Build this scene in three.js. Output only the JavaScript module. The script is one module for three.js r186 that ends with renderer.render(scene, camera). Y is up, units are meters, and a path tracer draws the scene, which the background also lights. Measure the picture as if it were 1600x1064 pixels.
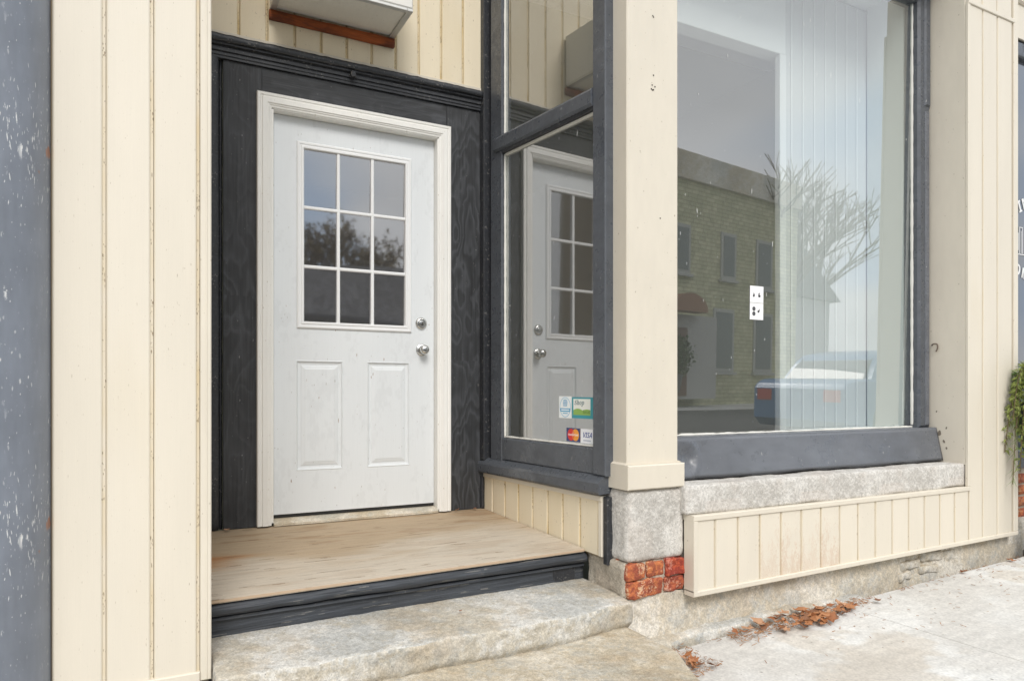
import * as THREE from 'three';
import { mergeGeometries, mergeVertices } from 'three/addons/utils/BufferGeometryUtils.js';
import { FontLoader } from 'three/addons/loaders/FontLoader.js';

// ---------------------------------------------------------------- camera, sky, sun, exposure
const scene = new THREE.Scene();
const camera = new THREE.PerspectiveCamera(51.62, 1024 / 680, 0.05, 400);
camera.position.set(0, 1.12, 3.745);
camera.rotation.set(0, -THREE.MathUtils.degToRad(27.65), 0);
camera.setViewOffset(1024, 680, 0, -51.2, 1024, 680);   // the lens is shifted: upright lines stay upright
scene.add(camera);

const renderer = new THREE.WebGLRenderer({ antialias: true });
renderer.setSize(1024, 680);
renderer.toneMapping = THREE.LinearToneMapping;
renderer.toneMappingExposure = 2.15;
renderer.shadowMap.enabled = true;
renderer.shadowMap.type = THREE.PCFSoftShadowMap;

// ---------------------------------------------------------------- random numbers and noise
function rng(seed) { let a = seed >>> 0; return () => { a = (a + 0x6D2B79F5) >>> 0; let t = a; t = Math.imul(t ^ (t >>> 15), t | 1); t ^= t + Math.imul(t ^ (t >>> 7), t | 61); return ((t ^ (t >>> 14)) >>> 0) / 4294967296; }; }
function hash3(x, y, z) { let h = Math.imul(x, 374761393) ^ Math.imul(y, 668265263) ^ Math.imul(z, 2147483647 ^ 1274126177); h = Math.imul(h ^ (h >>> 13), 1274126177); return ((h ^ (h >>> 16)) >>> 0) / 4294967296; }
const sm = (t) => t * t * (3 - 2 * t);
const lerp = (a, b, t) => a + (b - a) * t;
const clamp = (x, a = 0, b = 1) => Math.min(b, Math.max(a, x));
const step = (a, b, x) => sm(clamp((x - a) / (b - a)));
function noise3(x, y, z) {
  const xi = Math.floor(x), yi = Math.floor(y), zi = Math.floor(z), u = sm(x - xi), v = sm(y - yi), w = sm(z - zi);
  const c = (i, j, k) => hash3(xi + i, yi + j, zi + k);
  return lerp(lerp(lerp(c(0, 0, 0), c(1, 0, 0), u), lerp(c(0, 1, 0), c(1, 1, 0), u), v), lerp(lerp(c(0, 0, 1), c(1, 0, 1), u), lerp(c(0, 1, 1), c(1, 1, 1), u), v), w) * 2 - 1;
}
function fbm3(x, y, z, o = 4) { let s = 0, a = 0.5; for (let i = 0; i < o; i++) { s += a * noise3(x, y, z); x *= 2.03; y *= 2.03; z *= 2.03; a *= 0.5; } return s; }
const NS = 512;                                                     // tileable noise fields, looked up by the textures
function field(f, oct, seed) {
  const out = new Float32Array(NS * NS);
  for (let o = 0, a = 0.5, p = f; o < oct; o++, a *= 0.5, p *= 2) {
    const r = rng(seed * 97 + o), g = Float32Array.from({ length: p * p }, () => r() * 2 - 1);
    for (let y = 0; y < NS; y++) {
      const fy = y / NS * p, y0 = Math.floor(fy), v = sm(fy - y0), ya = (y0 % p) * p, yb = ((y0 + 1) % p) * p;
      for (let x = 0; x < NS; x++) {
        const fx = x / NS * p, x0 = Math.floor(fx), u = sm(fx - x0), xa = x0 % p, xb = (x0 + 1) % p;
        out[y * NS + x] += a * lerp(lerp(g[ya + xa], g[ya + xb], u), lerp(g[yb + xa], g[yb + xb], u), v);
      }
    }
  }
  return (u, v) => out[((Math.floor(v * NS) % NS + NS) % NS) * NS + ((Math.floor(u * NS) % NS + NS) % NS)];
}
const coarse = field(4, 5, 1), mid = field(16, 4, 2), fine = field(64, 3, 3), grit = field(256, 1, 4), broad = field(3, 4, 5);

// ---------------------------------------------------------------- sky: thick broken cloud with a few blue gaps
{
  const w = 1024, h = 512, d = new Float32Array(w * h * 4);
  for (let j = 0; j < h; j++) for (let i = 0; i < w; i++) {
    const el = ((j + 0.5) / h - 0.5) * Math.PI, az = ((i + 0.5) / w - 0.5) * 2 * Math.PI, k = (j * w + i) * 4;
    const x = Math.cos(el) * Math.cos(az), y = Math.sin(el), z = Math.cos(el) * Math.sin(az);
    const q = 1.7 / (Math.max(y, 0) + 0.32), n = fbm3(x * q + 11, y * 2.4, z * q + 5, 5), m = fbm3(x * q * 0.6 + 40, 3, z * q * 0.6 + 9, 4);
    const cover = step(-0.42, -0.16, m), grey = 0.60 + 0.24 * n;
    const blue = [0.36, 0.44, 0.56];
    const c = [0.98, 1.0, 1.035].map((t, a) => lerp(blue[a], t * grey, cover));
    for (let a = 0; a < 3; a++) d[k + a] = y > 0 ? c[a] : 0.3;
    d[k + 3] = 1;
  }
  const sky = new THREE.DataTexture(d, w, h, THREE.RGBAFormat, THREE.FloatType);
  sky.mapping = THREE.EquirectangularReflectionMapping; sky.magFilter = THREE.LinearFilter; sky.minFilter = THREE.LinearFilter; sky.wrapS = THREE.RepeatWrapping;
  sky.needsUpdate = true;
  scene.background = sky; scene.environment = sky;
}
const sun = new THREE.DirectionalLight(0xfffaf4, 0.95);
sun.position.set(-3.9, 17.5, 18); sun.target.position.set(1.5, 1, 0);
sun.castShadow = true; sun.shadow.radius = 44; sun.shadow.mapSize.set(2048, 2048);
Object.assign(sun.shadow.camera, { left: -14, right: 22, top: 14, bottom: -14, near: 1, far: 60 });
scene.add(sun, sun.target);

// ---------------------------------------------------------------- textures
function dtex(w, h, fn, srgb = true) {                               // fn(u, v) -> [r, g, b] in 0..1 (sRGB for colour maps)
  const d = new Uint8Array(w * h * 4);
  for (let y = 0; y < h; y++) for (let x = 0; x < w; x++) {
    const c = fn((x + 0.5) / w, (y + 0.5) / h), k = (y * w + x) * 4;
    if (typeof c === 'number') d[k] = d[k + 1] = d[k + 2] = clamp(c) * 255; else for (let a = 0; a < 3; a++) d[k + a] = clamp(c[a]) * 255;
    d[k + 3] = 255;
  }
  const t = new THREE.DataTexture(d, w, h, THREE.RGBAFormat);
  t.wrapS = t.wrapT = THREE.RepeatWrapping; t.magFilter = THREE.LinearFilter; t.minFilter = THREE.LinearMipmapLinearFilter; t.generateMipmaps = true;
  if (srgb) t.colorSpace = THREE.SRGBColorSpace;
  t.needsUpdate = true; return t;
}
function flecks(w, h, seed, n, size, long = 1, cluster = null) {      // a mask of small chips and specks, tileable
  const m = new Float32Array(w * h), r = rng(seed);
  for (let i = 0; i < n; i++) {
    const [cx, cy] = cluster ? cluster(r) : [r(), r()], a = size * (0.35 + r() * r() * 1.6), b = a * (1 + (long - 1) * r()), o = 0.35 + 0.65 * r(), tilt = (r() - 0.5) * (long > 1 ? 0.5 : 3);
    const R = Math.ceil(Math.max(a, b)) + 1, X = cx * w, Y = cy * h;
    for (let dy = -R; dy <= R; dy++) for (let dx = -R; dx <= R; dx++) {
      const px = dx * Math.cos(tilt) + dy * Math.sin(tilt), py = dy * Math.cos(tilt) - dx * Math.sin(tilt);
      const dd = Math.hypot(px / a, py / b) + (r() - 0.5) * 0.5;
      if (dd < 1) { const k = ((Math.floor(Y + dy) % h + h) % h) * w + ((Math.floor(X + dx) % w + w) % w); m[k] = Math.max(m[k], o * step(1, 0.55, dd)); }
    }
  }
  return (u, v) => m[Math.min(h - 1, Math.floor(v * h)) * w + Math.min(w - 1, Math.floor(u * w))];
}
const mix3 = (a, b, t) => [lerp(a[0], b[0], t), lerp(a[1], b[1], t), lerp(a[2], b[2], t)];
const rgb = (r, g, b) => [r / 255, g / 255, b / 255];
const mul3 = (a, s) => [a[0] * s, a[1] * s, a[2] * s];

function sidingTex(seed, dirt, base = rgb(220, 212, 196)) {                                      // one board wide (u), 2.4 m tall (v)
  const sp = flecks(192, 1536, seed, 220, 1.1, 2.5), sp2 = flecks(192, 1536, seed + 1, Math.round(260 * dirt), 1.7, 2, (r) => { const g = r(); return [(0.955 + (r() - 0.5) * 0.07 + 1) % 1, (Math.floor(g * 7) / 7 + r() * r() * 0.16) % 1]; });
  const gold = rgb(205, 180, 128);
  return dtex(192, 1536, (u, v) => {
    let c = mul3(base, 1 + 0.022 * coarse(u * 0.3 + seed * 0.13, v) + 0.012 * fine(u * 2, v * 0.25) + 0.01 * grit(u, v * 2));
    const groove = Math.max(step(0.90, 0.935, u) * step(1.0, 0.97, u), 0.5 * step(0.045, 0.0, u));
    c = mix3(c, gold, groove * clamp(0.42 + 0.6 * mid(seed * 0.2, v * 1.5)) * dirt * 0.8);
    c = mix3(c, gold, clamp(broad(u * 0.2 + seed * 0.31, v * 1.3) * 0.7 - 0.1) * 0.28 * dirt);
    c = mix3(c, rgb(96, 78, 52), 0.75 * sp2(u, v));
    return mix3(c, rgb(110, 92, 66), 0.6 * sp(u, v) * dirt);
  });
}
const T = {};
T.siding = [sidingTex(3, 0.55), sidingTex(8, 0.75), sidingTex(15, 0.45)];
T.sidingSplash = [61, 67].map((seed) => {                             // boards that carry a brown splash stain near their foot (v 0..1 is one board, 0.335 m)
  const sp = flecks(192, 512, seed, 120, 1.3, 2.5), st = flecks(192, 512, seed + 1, 420, 2.0, 2, (r) => [r(), r() * r() * r() * 0.8]);
  return dtex(192, 512, (u, v) => {
    let c = mul3(rgb(220, 212, 196), 1 + 0.022 * coarse(u * 0.3 + seed * 0.13, v) + 0.012 * fine(u * 2, v * 0.25) + 0.01 * grit(u, v * 2));
    const groove = Math.max(step(0.90, 0.935, u) * step(1.0, 0.97, u), 0.5 * step(0.045, 0.0, u));
    c = mix3(c, rgb(205, 180, 128), groove * clamp(0.42 + 0.6 * mid(seed * 0.2, v * 0.5)) * 0.6);
    c = mix3(c, rgb(196, 164, 138), (seed === 61 ? 0.36 : 0.22) * step(0.0, 0.6, 0.55 - v * 1.1 + 0.9 * mid(u * 0.4 + seed * 0.3, v * 0.35) + 0.7 * fine(u * 0.7, v * 0.5)));
    return mix3(c, rgb(140, 112, 88), clamp(0.2 * st(u, v) + 0.5 * sp(u, v)));
  });
});
T.sidingOld = [sidingTex(23, 1.6, rgb(233, 221, 195)), sidingTex(28, 1.4, rgb(233, 221, 195))];
{
  const sp = flecks(1024, 1024, 41, 420, 1.3, 2);
  T.cream = dtex(1024, 1024, (u, v) => mix3(mul3(rgb(219, 211, 195), 1 + 0.03 * coarse(u, v) + 0.012 * fine(u, v * 0.3)), rgb(110, 96, 72), 0.55 * sp(u, v)));
}
const plyRing = (u, v) => { const d = coarse(u * 0.9, v * 0.55) * 1.5 + 0.25 * mid(u * 0.7, v * 0.25); const a = (u * 5 + d * 5.5) * 6.283; return 0.5 + 0.5 * Math.sin(a + 0.6 * Math.sin(a)); };
{
  const sp = flecks(1024, 1024, 51, 330, 1.6, 3), fib = (u, v) => 0.5 * fine(u * 3.1, v * 0.11) + 0.5 * grit(u * 1.5, v * 0.05);
  T.blackPly = dtex(1024, 1024, (u, v) => { const g = plyRing(u, v); let c = mul3(rgb(59, 61, 64), 0.82 + 0.38 * g * g * (0.65 + 0.9 * broad(u + 0.4, v)) + 0.32 * fib(u, v) + 0.22 * broad(u, v) + 0.1 * mid(u, v * 0.3)); return mix3(c, rgb(190, 186, 178), 0.6 * sp(u, v)); });
  T.blackPlyBump = dtex(1024, 1024, (u, v) => clamp(0.5 + 0.25 * (plyRing(u, v) - 0.5) + 0.35 * fib(u, v)), false);
}
{
  const sp = flecks(1024, 1024, 61, 240, 1.5, 5), ch = flecks(1024, 1024, 62, 70, 3.2, 2);
  T.darkPaint = dtex(1024, 1024, (u, v) => mix3(mul3(rgb(84, 88, 94), 1 + 0.10 * coarse(u, v) + 0.06 * mid(u, v) + 0.06 * fine(u * 0.4, v)), rgb(178, 178, 174), clamp(0.75 * sp(u, v) + 0.45 * ch(u, v))));
  const gp = flecks(1024, 1024, 66, 700, 2.2, 3), gq = flecks(1024, 1024, 67, 46, 13, 3), scr = flecks(1024, 1024, 68, 1500, 1.5, 9, (r) => { const k = Math.floor(r() * 14); return [(hash3(k, 5, 2) + (r() + r() + r() - 1.5) * 0.11 + 1) % 1, (hash3(k, 9, 4) + (r() + r() + r() - 1.5) * 0.16 + 1) % 1]; });
  const patch = (u, v) => step(-0.06, 0.12, broad(u * 2.2, v * 1.0) + 0.5 * mid(u, v * 0.5));
  T.columnPaint = dtex(1024, 1024, (u, v) => { let c = mul3(rgb(124, 130, 140), 1 + 0.10 * coarse(u, v) + 0.05 * mid(u * 0.5, v) + 0.04 * fine(u, v * 0.3)); c = mix3(c, rgb(216, 216, 214), clamp(0.9 * scr(u, v) + patch(u, v) * (gp(u, v) + 0.9 * gq(u, v) * step(0.02, 0.2, fine(u, v * 0.4) + 0.3 * grit(u, v)) + 0.9 * scr(u, v)) + 0.25 * gp((u + 0.37) % 1, v))); return mix3(c, rgb(168, 96, 62), step(0.60, 0.66, mid(u * 0.7 + 0.4, v * 0.5)) * 0.6); });
  T.blackPaint = dtex(512, 512, (u, v) => mix3(mul3(rgb(50, 52, 56), 1 + 0.18 * coarse(u, v) + 0.2 * fine(u, v)), rgb(170, 165, 155), 0.5 * step(0.40, 0.62, fine(u + 0.3, v) + 0.4 * mid(u, v))));
  T.blackPaintBump = dtex(512, 512, (u, v) => 0.5 + 0.4 * fine(u, v) + 0.3 * mid(u, v), false);
  T.riser = dtex(1024, 512, (u, v) => mix3(mul3(rgb(66, 70, 76), 1 + 0.16 * coarse(u * 0.6, v * 2) + 0.22 * fine(u * 0.15, v * 1.4)), rgb(150, 146, 138), clamp(0.65 * step(0.34, 0.6, fine(u * 0.2, v * 1.2 + 0.2) + 0.5 * mid(u * 0.6, v)) + 0.5 * sp(u, v))));
  T.riserBump = dtex(1024, 512, (u, v) => 0.5 + 0.5 * fine(u * 0.13, v * 1.4) + 0.25 * mid(u * 0.3, v), false);
}
{
  const sp = flecks(1024, 1024, 71, 260, 1.4, 2), ru = flecks(1024, 1024, 72, 40, 2.0, 3);
  T.door = dtex(1024, 1024, (u, v) => { let c = mul3(rgb(223, 227, 229), 1 + 0.012 * coarse(u, v) + 0.008 * fine(u * 3, v * 0.2) - 0.022 * step(0.15, 0.6, mid(u * 0.7, v * 0.7) + 0.8 * fine(u, v))); c = mix3(c, rgb(120, 112, 102), 0.6 * sp(u, v)); return mix3(c, rgb(104, 66, 44), 0.8 * ru(u, v)); });
  const sq = flecks(512, 1024, 73, 170, 1.5, 2.5);
  T.white = dtex(512, 1024, (u, v) => mix3(mul3(rgb(237, 236, 231), 1 + 0.018 * coarse(u, v) + 0.015 * fine(u, v * 0.3)), rgb(132, 114, 92), 0.55 * sq(u, v)));
}
{
  const kn = flecks(1024, 1024, 81, 60, 2.2, 1.2), dash = flecks(1024, 1024, 82, 60, 1.6, 1);
  T.deck = dtex(1024, 1024, (u, v) => {                              // u along the door (1.7 m), v from the door (0) to the street (1)
    const gr = 0.55 * fine(u * 0.16, v * 2.2) + 0.45 * grit(u * 0.09, v * 1.1), blot = coarse(u * 0.7, v * 1.3), st = mid(u * 0.35, v * 1.3);
    const worn = step(0.30, 0.72, v + 0.42 * blot + 0.16 * st);
    let c = mix3(rgb(180, 160, 133), rgb(202, 191, 174), worn);
    c = mix3(c, rgb(146, 114, 82), step(0.1, 0.36, st + 0.5 * blot) * 0.4 * (1 - 0.65 * worn));
    c = mix3(c, rgb(178, 110, 56), 0.75 * step(0.17, 0.0, u + 0.1 * blot) * step(0.16, 0.02, Math.abs(v - 0.55 + 0.12 * st)));
    c = mul3(c, 1 + 0.10 * gr + 0.03 * grit(u, v));
    c = mix3(c, rgb(110, 86, 62), 0.55 * step(0.38, 0.56, fine(u * 0.22 + 0.4, v * 1.5)));
    return mix3(c, rgb(70, 56, 42), 0.8 * clamp(0.8 * dash((u * 1) % 1, (v * 1) % 1) + 0.5 * kn(u, v)));
  });
  T.deckBump = dtex(1024, 1024, (u, v) => 0.5 + 0.35 * fine(u * 0.16, v * 2.2) + 0.3 * grit(u * 0.09, v * 1.1), false);
}
{
  const pit = flecks(1024, 1024, 91, 2400, 1.3, 1), blk = flecks(1024, 1024, 92, 90, 2.6, 1.4);
  T.concrete = dtex(1024, 1024, (u, v) => {
    const f = 0.55 * fine(u, v) + 0.35 * grit(u, v);
    let c = mix3(rgb(186, 177, 160), rgb(206, 201, 191), step(-0.35, 0.35, coarse(u, v) + 0.6 * mid(u, v) + f));
    c = mix3(c, rgb(160, 160, 155), 0.5 * step(-0.02, 0.5, broad(u + 0.3, v) + 0.6 * mid(u + 0.2, v) + 0.8 * f));
    c = mix3(c, rgb(168, 146, 116), 0.34 * step(0.02, 0.5, coarse(u + 0.5, v + 0.2) + 0.5 * mid(u, v + 0.4) + 0.6 * f));
    c = mul3(c, 1 + 0.12 * fine(u + 0.5, v) + 0.20 * grit(u + 0.3, v));
    return mix3(c, rgb(84, 78, 70), clamp(0.5 * pit(u, v) + 0.3 * blk(u, v)));
  });
  T.concreteBump = dtex(1024, 1024, (u, v) => clamp(0.55 + 0.4 * coarse(u, v) + 0.25 * mid(u, v) + 0.22 * fine(u, v) + 0.12 * grit(u, v) - 0.35 * pit(u, v)), false);
  T.paving = dtex(1024, 1024, (u, v) => {
    let c = mix3(rgb(206, 202, 194), rgb(220, 218, 212), step(-0.25, 0.25, coarse(u, v)));
    c = mix3(c, rgb(186, 172, 152), 0.35 * step(0.24, 0.44, broad(u + 0.62, v + 0.3) + 0.35 * mid(u, v)));
    c = mul3(c, 1 + 0.05 * fine(u * 0.15, v * 1.1) + 0.05 * fine(u, v + 0.3) + 0.10 * grit(u, v));
    return mix3(c, rgb(96, 88, 78), clamp(0.4 * pit(u, v) + 0.75 * blk((u + 0.3) % 1, v)));
  });
  T.pavingBump = dtex(1024, 1024, (u, v) => clamp(0.55 + 0.2 * mid(u, v) + 0.2 * fine(u * 0.2, v) + 0.15 * grit(u, v) - 0.25 * pit(u, v)), false);
  T.stone = dtex(1024, 1024, (u, v) => {
    let c = mix3(rgb(184, 180, 173), rgb(207, 204, 198), step(-0.6, 0.6, coarse(u, v) + 0.7 * mid(u, v) + 0.5 * fine(u, v)));
    c = mul3(c, 1 + 0.09 * fine(u, v) + 0.20 * grit(u, v));
    c = mix3(c, rgb(196, 182, 170), 0.2 * step(0.08, 0.3, broad(u + 0.2, v * 0.7)));
    return mix3(c, rgb(92, 88, 84), clamp(0.75 * pit(u, v) + 0.5 * blk(u, v)));
  });
  T.stoneBump = dtex(1024, 1024, (u, v) => clamp(0.5 + 0.3 * mid(u, v) + 0.45 * fine(u, v) + 0.2 * grit(u, v) - 0.4 * pit(u, v)), false);
  T.brick = dtex(512, 512, (u, v) => { let c = mix3(rgb(138, 70, 55), rgb(172, 98, 66), step(-0.2, 0.3, mid(u, v))); c = mul3(c, 1 + 0.2 * fine(u, v)); c = mix3(c, rgb(200, 182, 168), 0.65 * step(0.18, 0.42, coarse(u * 2, v * 2) + 0.6 * fine(u, v))); return mix3(c, rgb(60, 34, 28), 0.6 * pit(u, v)); });
  T.rust = dtex(512, 512, (u, v) => mul3(mix3(rgb(158, 84, 42), rgb(100, 52, 32), step(-0.1, 0.4, coarse(u, v) + 0.4 * fine(u * 0.3, v))), 1 + 0.2 * fine(u * 0.3, v)));
  T.asphalt = dtex(512, 512, (u, v) => mul3(rgb(78, 78, 80), 1 + 0.12 * coarse(u, v) + 0.25 * grit(u, v)));
  T.rubble = dtex(1024, 1024, (u, v) => { const row = v * 24, r = Math.floor(row), off = hash3(r, 3, 1), len = 7 + Math.floor(hash3(r, 1, 7) * 6), q = u * len + off, id = hash3(Math.floor(q) % len, r, 5); const j = Math.min(Math.min(row - r, 1 - row + r) * 1.0, (0.5 - Math.abs(q % 1 - 0.5)) * 2.4); return mul3(mix3(rgb(190, 190, 152), rgb(220, 216, 178), id), (j < 0.13 ? 0.82 : 1) + 0.12 * mid(u, v)); });
  T.shingle = dtex(512, 512, (u, v) => { const r = Math.floor(v * 24); const id = hash3(Math.floor((u * 30 + hash3(r, 2, 2) * 3)), r, 9); return mul3(rgb(96, 96, 98), 0.75 + 0.45 * id - ((v * 24) % 1 < 0.14 ? 0.3 : 0)); });
  T.bark = dtex(256, 512, (u, v) => mul3(rgb(104, 92, 80), 1 + 0.5 * fine(u * 1, v * 0.15)));
}

T.gloss = dtex(512, 512, (u, v) => clamp(0.42 + 0.3 * coarse(u, v) + 0.25 * mid(u, v) + 0.25 * fine(u, v)), false);
// ---------------------------------------------------------------- materials
function mat(o) { return new THREE.MeshPhysicalMaterial({ roughness: 0.7, metalness: 0, ...o }); }
function textured(map, size, o = {}, bump = null, depth = 0.002) {     // uv are metres; size is what one repeat covers
  const set = (t) => { const c = t.clone(); c.repeat.set(1 / size[0], 1 / size[1]); c.needsUpdate = true; return c; };
  return mat({ map: set(map), ...(bump ? { bumpMap: set(bump), bumpScale: depth } : {}), ...o });
}
const M = {
  siding: T.siding.map((t) => mat({ map: t, roughness: 0.5 })),
  sidingSplash: T.sidingSplash.map((t) => mat({ map: t, roughness: 0.55 })),
  sidingOld: T.sidingOld.map((t) => mat({ map: t, roughness: 0.6 })),
  cream: textured(T.cream, [1.6, 1.6], { roughness: 0.5 }),
  blackPly: textured(T.blackPly, [1.22, 1.6], { roughness: 0.62 }, T.blackPlyBump, 0.0012),
  blackPlyAcross: (() => { const m = textured(T.blackPly, [1.22, 1.6], { roughness: 0.62 }, T.blackPlyBump, 0.0012); m.map.rotation = m.bumpMap.rotation = Math.PI / 2; return m; })(),
  blackPaint: textured(T.blackPaint, [0.5, 0.5], { roughness: 0.45 }, T.blackPaintBump, 0.0015),
  darkPaint: textured(T.darkPaint, [1.3, 1.3], { roughness: 1, roughnessMap: T.gloss }, T.blackPaintBump, 0.0009),
  sheetMetal: textured(T.darkPaint, [1.9, 1.5], { roughness: 0.9, roughnessMap: T.gloss, color: new THREE.Color(1.55, 1.5, 1.46) }),
  columnPaint: textured(T.columnPaint, [0.8, 1.1], { roughness: 0.4 }),
  riser: textured(T.riser, [1.3, 0.6], { roughness: 0.55 }, T.riserBump, 0.004),
  door: textured(T.door, [1.0, 2.1], { roughness: 0.42 }),
  white: textured(T.white, [0.5, 1.3], { roughness: 0.5 }),
  vinyl: mat({ color: new THREE.Color(0.82, 0.83, 0.83), roughness: 0.4 }),
  deck: mat({ map: T.deck, bumpMap: T.deckBump, bumpScale: 0.0012, roughness: 0.8 }),
  deckEdge: mat({ color: new THREE.Color(0.52, 0.39, 0.27), roughness: 0.85 }),
  concrete: textured(T.concrete, [1.15, 1.15], { roughness: 0.9, color: new THREE.Color(1.08, 1.08, 1.08) }, T.concreteBump, 0.004),
  stepConcrete: textured(T.concrete, [0.9, 0.9], { roughness: 0.9, color: new THREE.Color(1.0, 1.03, 1.07) }, T.concreteBump, 0.004),
  paving: textured(T.paving, [1.7, 1.7], { roughness: 0.9, color: new THREE.Color(0.94, 0.955, 0.98) }, T.pavingBump, 0.002),
  stone: textured(T.stone, [0.62, 0.62], { roughness: 0.9 }, T.stoneBump, 0.003),
  mortar: textured(T.stone, [0.3, 0.3], { roughness: 0.95, color: new THREE.Color(0.92, 0.86, 0.76) }, T.stoneBump, 0.006),
  bricks: [[1.1, 0.95, 0.9], [1.25, 1.3, 1.1], [1.15, 0.72, 0.7], [1.3, 1.45, 1.2]].map((c) => textured(T.brick, [0.31, 0.27], { roughness: 0.85, color: new THREE.Color(...c) }, T.stoneBump, 0.003)),
  rust: textured(T.rust, [0.6, 0.3], { roughness: 0.85 }),
  chrome: mat({ color: new THREE.Color(0.62, 0.62, 0.6), metalness: 1, roughness: 0.22 }),
  aluminium: mat({ color: new THREE.Color(0.6, 0.6, 0.58), metalness: 0.7, roughness: 0.5 }),
  hole: mat({ color: new THREE.Color(0.05, 0.04, 0.03), roughness: 0.9 }),  // near-black brown that stands for the shade inside small holes
  caulk: mat({ color: new THREE.Color(0.72, 0.71, 0.66), roughness: 0.8 }),
  rubber: mat({ color: new THREE.Color(0.02, 0.02, 0.02), roughness: 0.8 }),
  shopGlass: mat({ color: new THREE.Color(0.90, 0.94, 0.92), roughness: 0.012, transmission: 0.94, thickness: 0, ior: 2.85 }),
  sideGlass: mat({ color: new THREE.Color(0.90, 0.94, 0.90), roughness: 0.03, transmission: 0.91, thickness: 0, ior: 4.6 }),
  doorGlass: mat({ color: new THREE.Color(0.84, 0.83, 0.87), roughness: 0.03, transmission: 0.95, thickness: 0, ior: 3.3 }),
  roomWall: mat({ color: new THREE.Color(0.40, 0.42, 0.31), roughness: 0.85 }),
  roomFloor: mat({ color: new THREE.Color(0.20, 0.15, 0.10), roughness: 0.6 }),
  sheathing: mat({ color: new THREE.Color(0.36, 0.29, 0.20), roughness: 0.9 }),
  bayWhite: mat({ color: new THREE.Color(0.80, 0.81, 0.82), roughness: 0.55 }),
  bayBoard: mat({ color: new THREE.Color(0.66, 0.675, 0.685), roughness: 0.55 }),
  bayWall: mat({ color: new THREE.Color(0.76, 0.79, 0.77), roughness: 0.6 }),
  fleck: mat({ color: new THREE.Color(0.8, 0.8, 0.77), roughness: 0.8, side: THREE.DoubleSide }),
  paper: mat({ color: new THREE.Color(0.85, 0.85, 0.85), roughness: 0.8, side: THREE.DoubleSide }),
  asphalt: textured(T.asphalt, [1.5, 1.5], { roughness: 0.9 }),
};

// ---------------------------------------------------------------- naming, tagging, geometry helpers
const used = new Map();
function numbered(n) { const k = used.get(n) || 0; used.set(n, k + 1); return k ? `${n}_${String(k).padStart(3, '0')}` : n; }
function mesh(name, geo, m, parent) {
  const o = new THREE.Mesh(geo, m); o.castShadow = o.receiveShadow = true;
  o.name = parent ? name : numbered(name); (parent || scene).add(o); return o;
}
function group(name, pos = [0, 0, 0], turn = 0) { const g = new THREE.Group(); g.name = numbered(name); g.position.set(...pos); g.rotation.y = turn; scene.add(g); return g; }
function sub(name, parent) { const g = new THREE.Group(); g.name = name; parent.add(g); return g; }
function tag(o, label, category, grp, kind) { o.userData.label = label; if (category) o.userData.category = category; if (grp) o.userData.group = grp; if (kind) o.userData.kind = kind; return o; }
const structure = (o, label) => { o.userData.kind = 'structure'; if (label) o.userData.label = label; return o; };

function finish(g, flat = true) {                                     // flat faces, uv in metres from position by the way each face points
  if (flat) { if (g.index) g = g.toNonIndexed(); g.computeVertexNormals(); }
  const p = g.attributes.position, n = g.attributes.normal, uv = new Float32Array(p.count * 2);
  for (let i = 0; i < p.count; i++) {
    const ax = Math.abs(n.getX(i)), ay = Math.abs(n.getY(i)), az = Math.abs(n.getZ(i));
    const [u, v] = az >= ax && az >= ay ? [p.getX(i), p.getY(i)] : ax >= ay ? [p.getZ(i) + 0.37, p.getY(i)] : [p.getX(i), p.getZ(i) + 0.21];
    uv[2 * i] = u; uv[2 * i + 1] = v;
  }
  g.setAttribute('uv', new THREE.BufferAttribute(uv, 2));
  return g;
}
function swapUV(g) { const a = g.attributes.uv; for (let i = 0; i < a.count; i++) a.setXY(i, a.getY(i), a.getX(i)); return g; }
function warp(g, fn) { const p = g.attributes.position, v = new THREE.Vector3(); for (let i = 0; i < p.count; i++) { v.fromBufferAttribute(p, i); fn(v); p.setXYZ(i, v.x, v.y, v.z); } return g; }
function box(x0, x1, y0, y1, z0, z1, c = 0.002) {                      // a box with chamfered edges
  c = Math.min(c, (x1 - x0) / 2.2, (y1 - y0) / 2.2, (z1 - z0) / 2.2);
  const s = new THREE.Shape([[x0 + c, y0 + c], [x1 - c, y0 + c], [x1 - c, y1 - c], [x0 + c, y1 - c]].map((q) => new THREE.Vector2(...q)));
  const g = new THREE.ExtrudeGeometry(s, { depth: z1 - z0 - 2 * c, bevelEnabled: true, bevelSize: c, bevelThickness: c, bevelSegments: 1, steps: 1 });
  g.translate(0, 0, z0 + c); return finish(g);
}
function plainBox(x0, x1, y0, y1, z0, z1) { const g = new THREE.BoxGeometry(x1 - x0, y1 - y0, z1 - z0); g.translate((x0 + x1) / 2, (y0 + y1) / 2, (z0 + z1) / 2); return finish(g); }
function prism(pts, a, b, axis = 'y') {                                // a closed outline pushed along an axis; outline is (x,z) for y, (z,y) for x, (x,y) for z
  const s = new THREE.Shape(pts.map((q) => new THREE.Vector2(...q)));
  const g = new THREE.ExtrudeGeometry(s, { depth: b - a, bevelEnabled: false, steps: 1 });
  g.translate(0, 0, a);
  if (axis === 'x') warp(g, (v) => v.set(v.z, v.y, v.x)); else if (axis === 'y') warp(g, (v) => v.set(v.x, v.z, v.y));
  if (axis !== 'z') { const p = g.attributes.position; for (let i = 0; i < p.count; i += 3) { const q = [p.getX(i), p.getY(i), p.getZ(i)]; p.setXYZ(i, p.getX(i + 1), p.getY(i + 1), p.getZ(i + 1)); p.setXYZ(i + 1, ...q); } }
  return finish(g);
}
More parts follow.
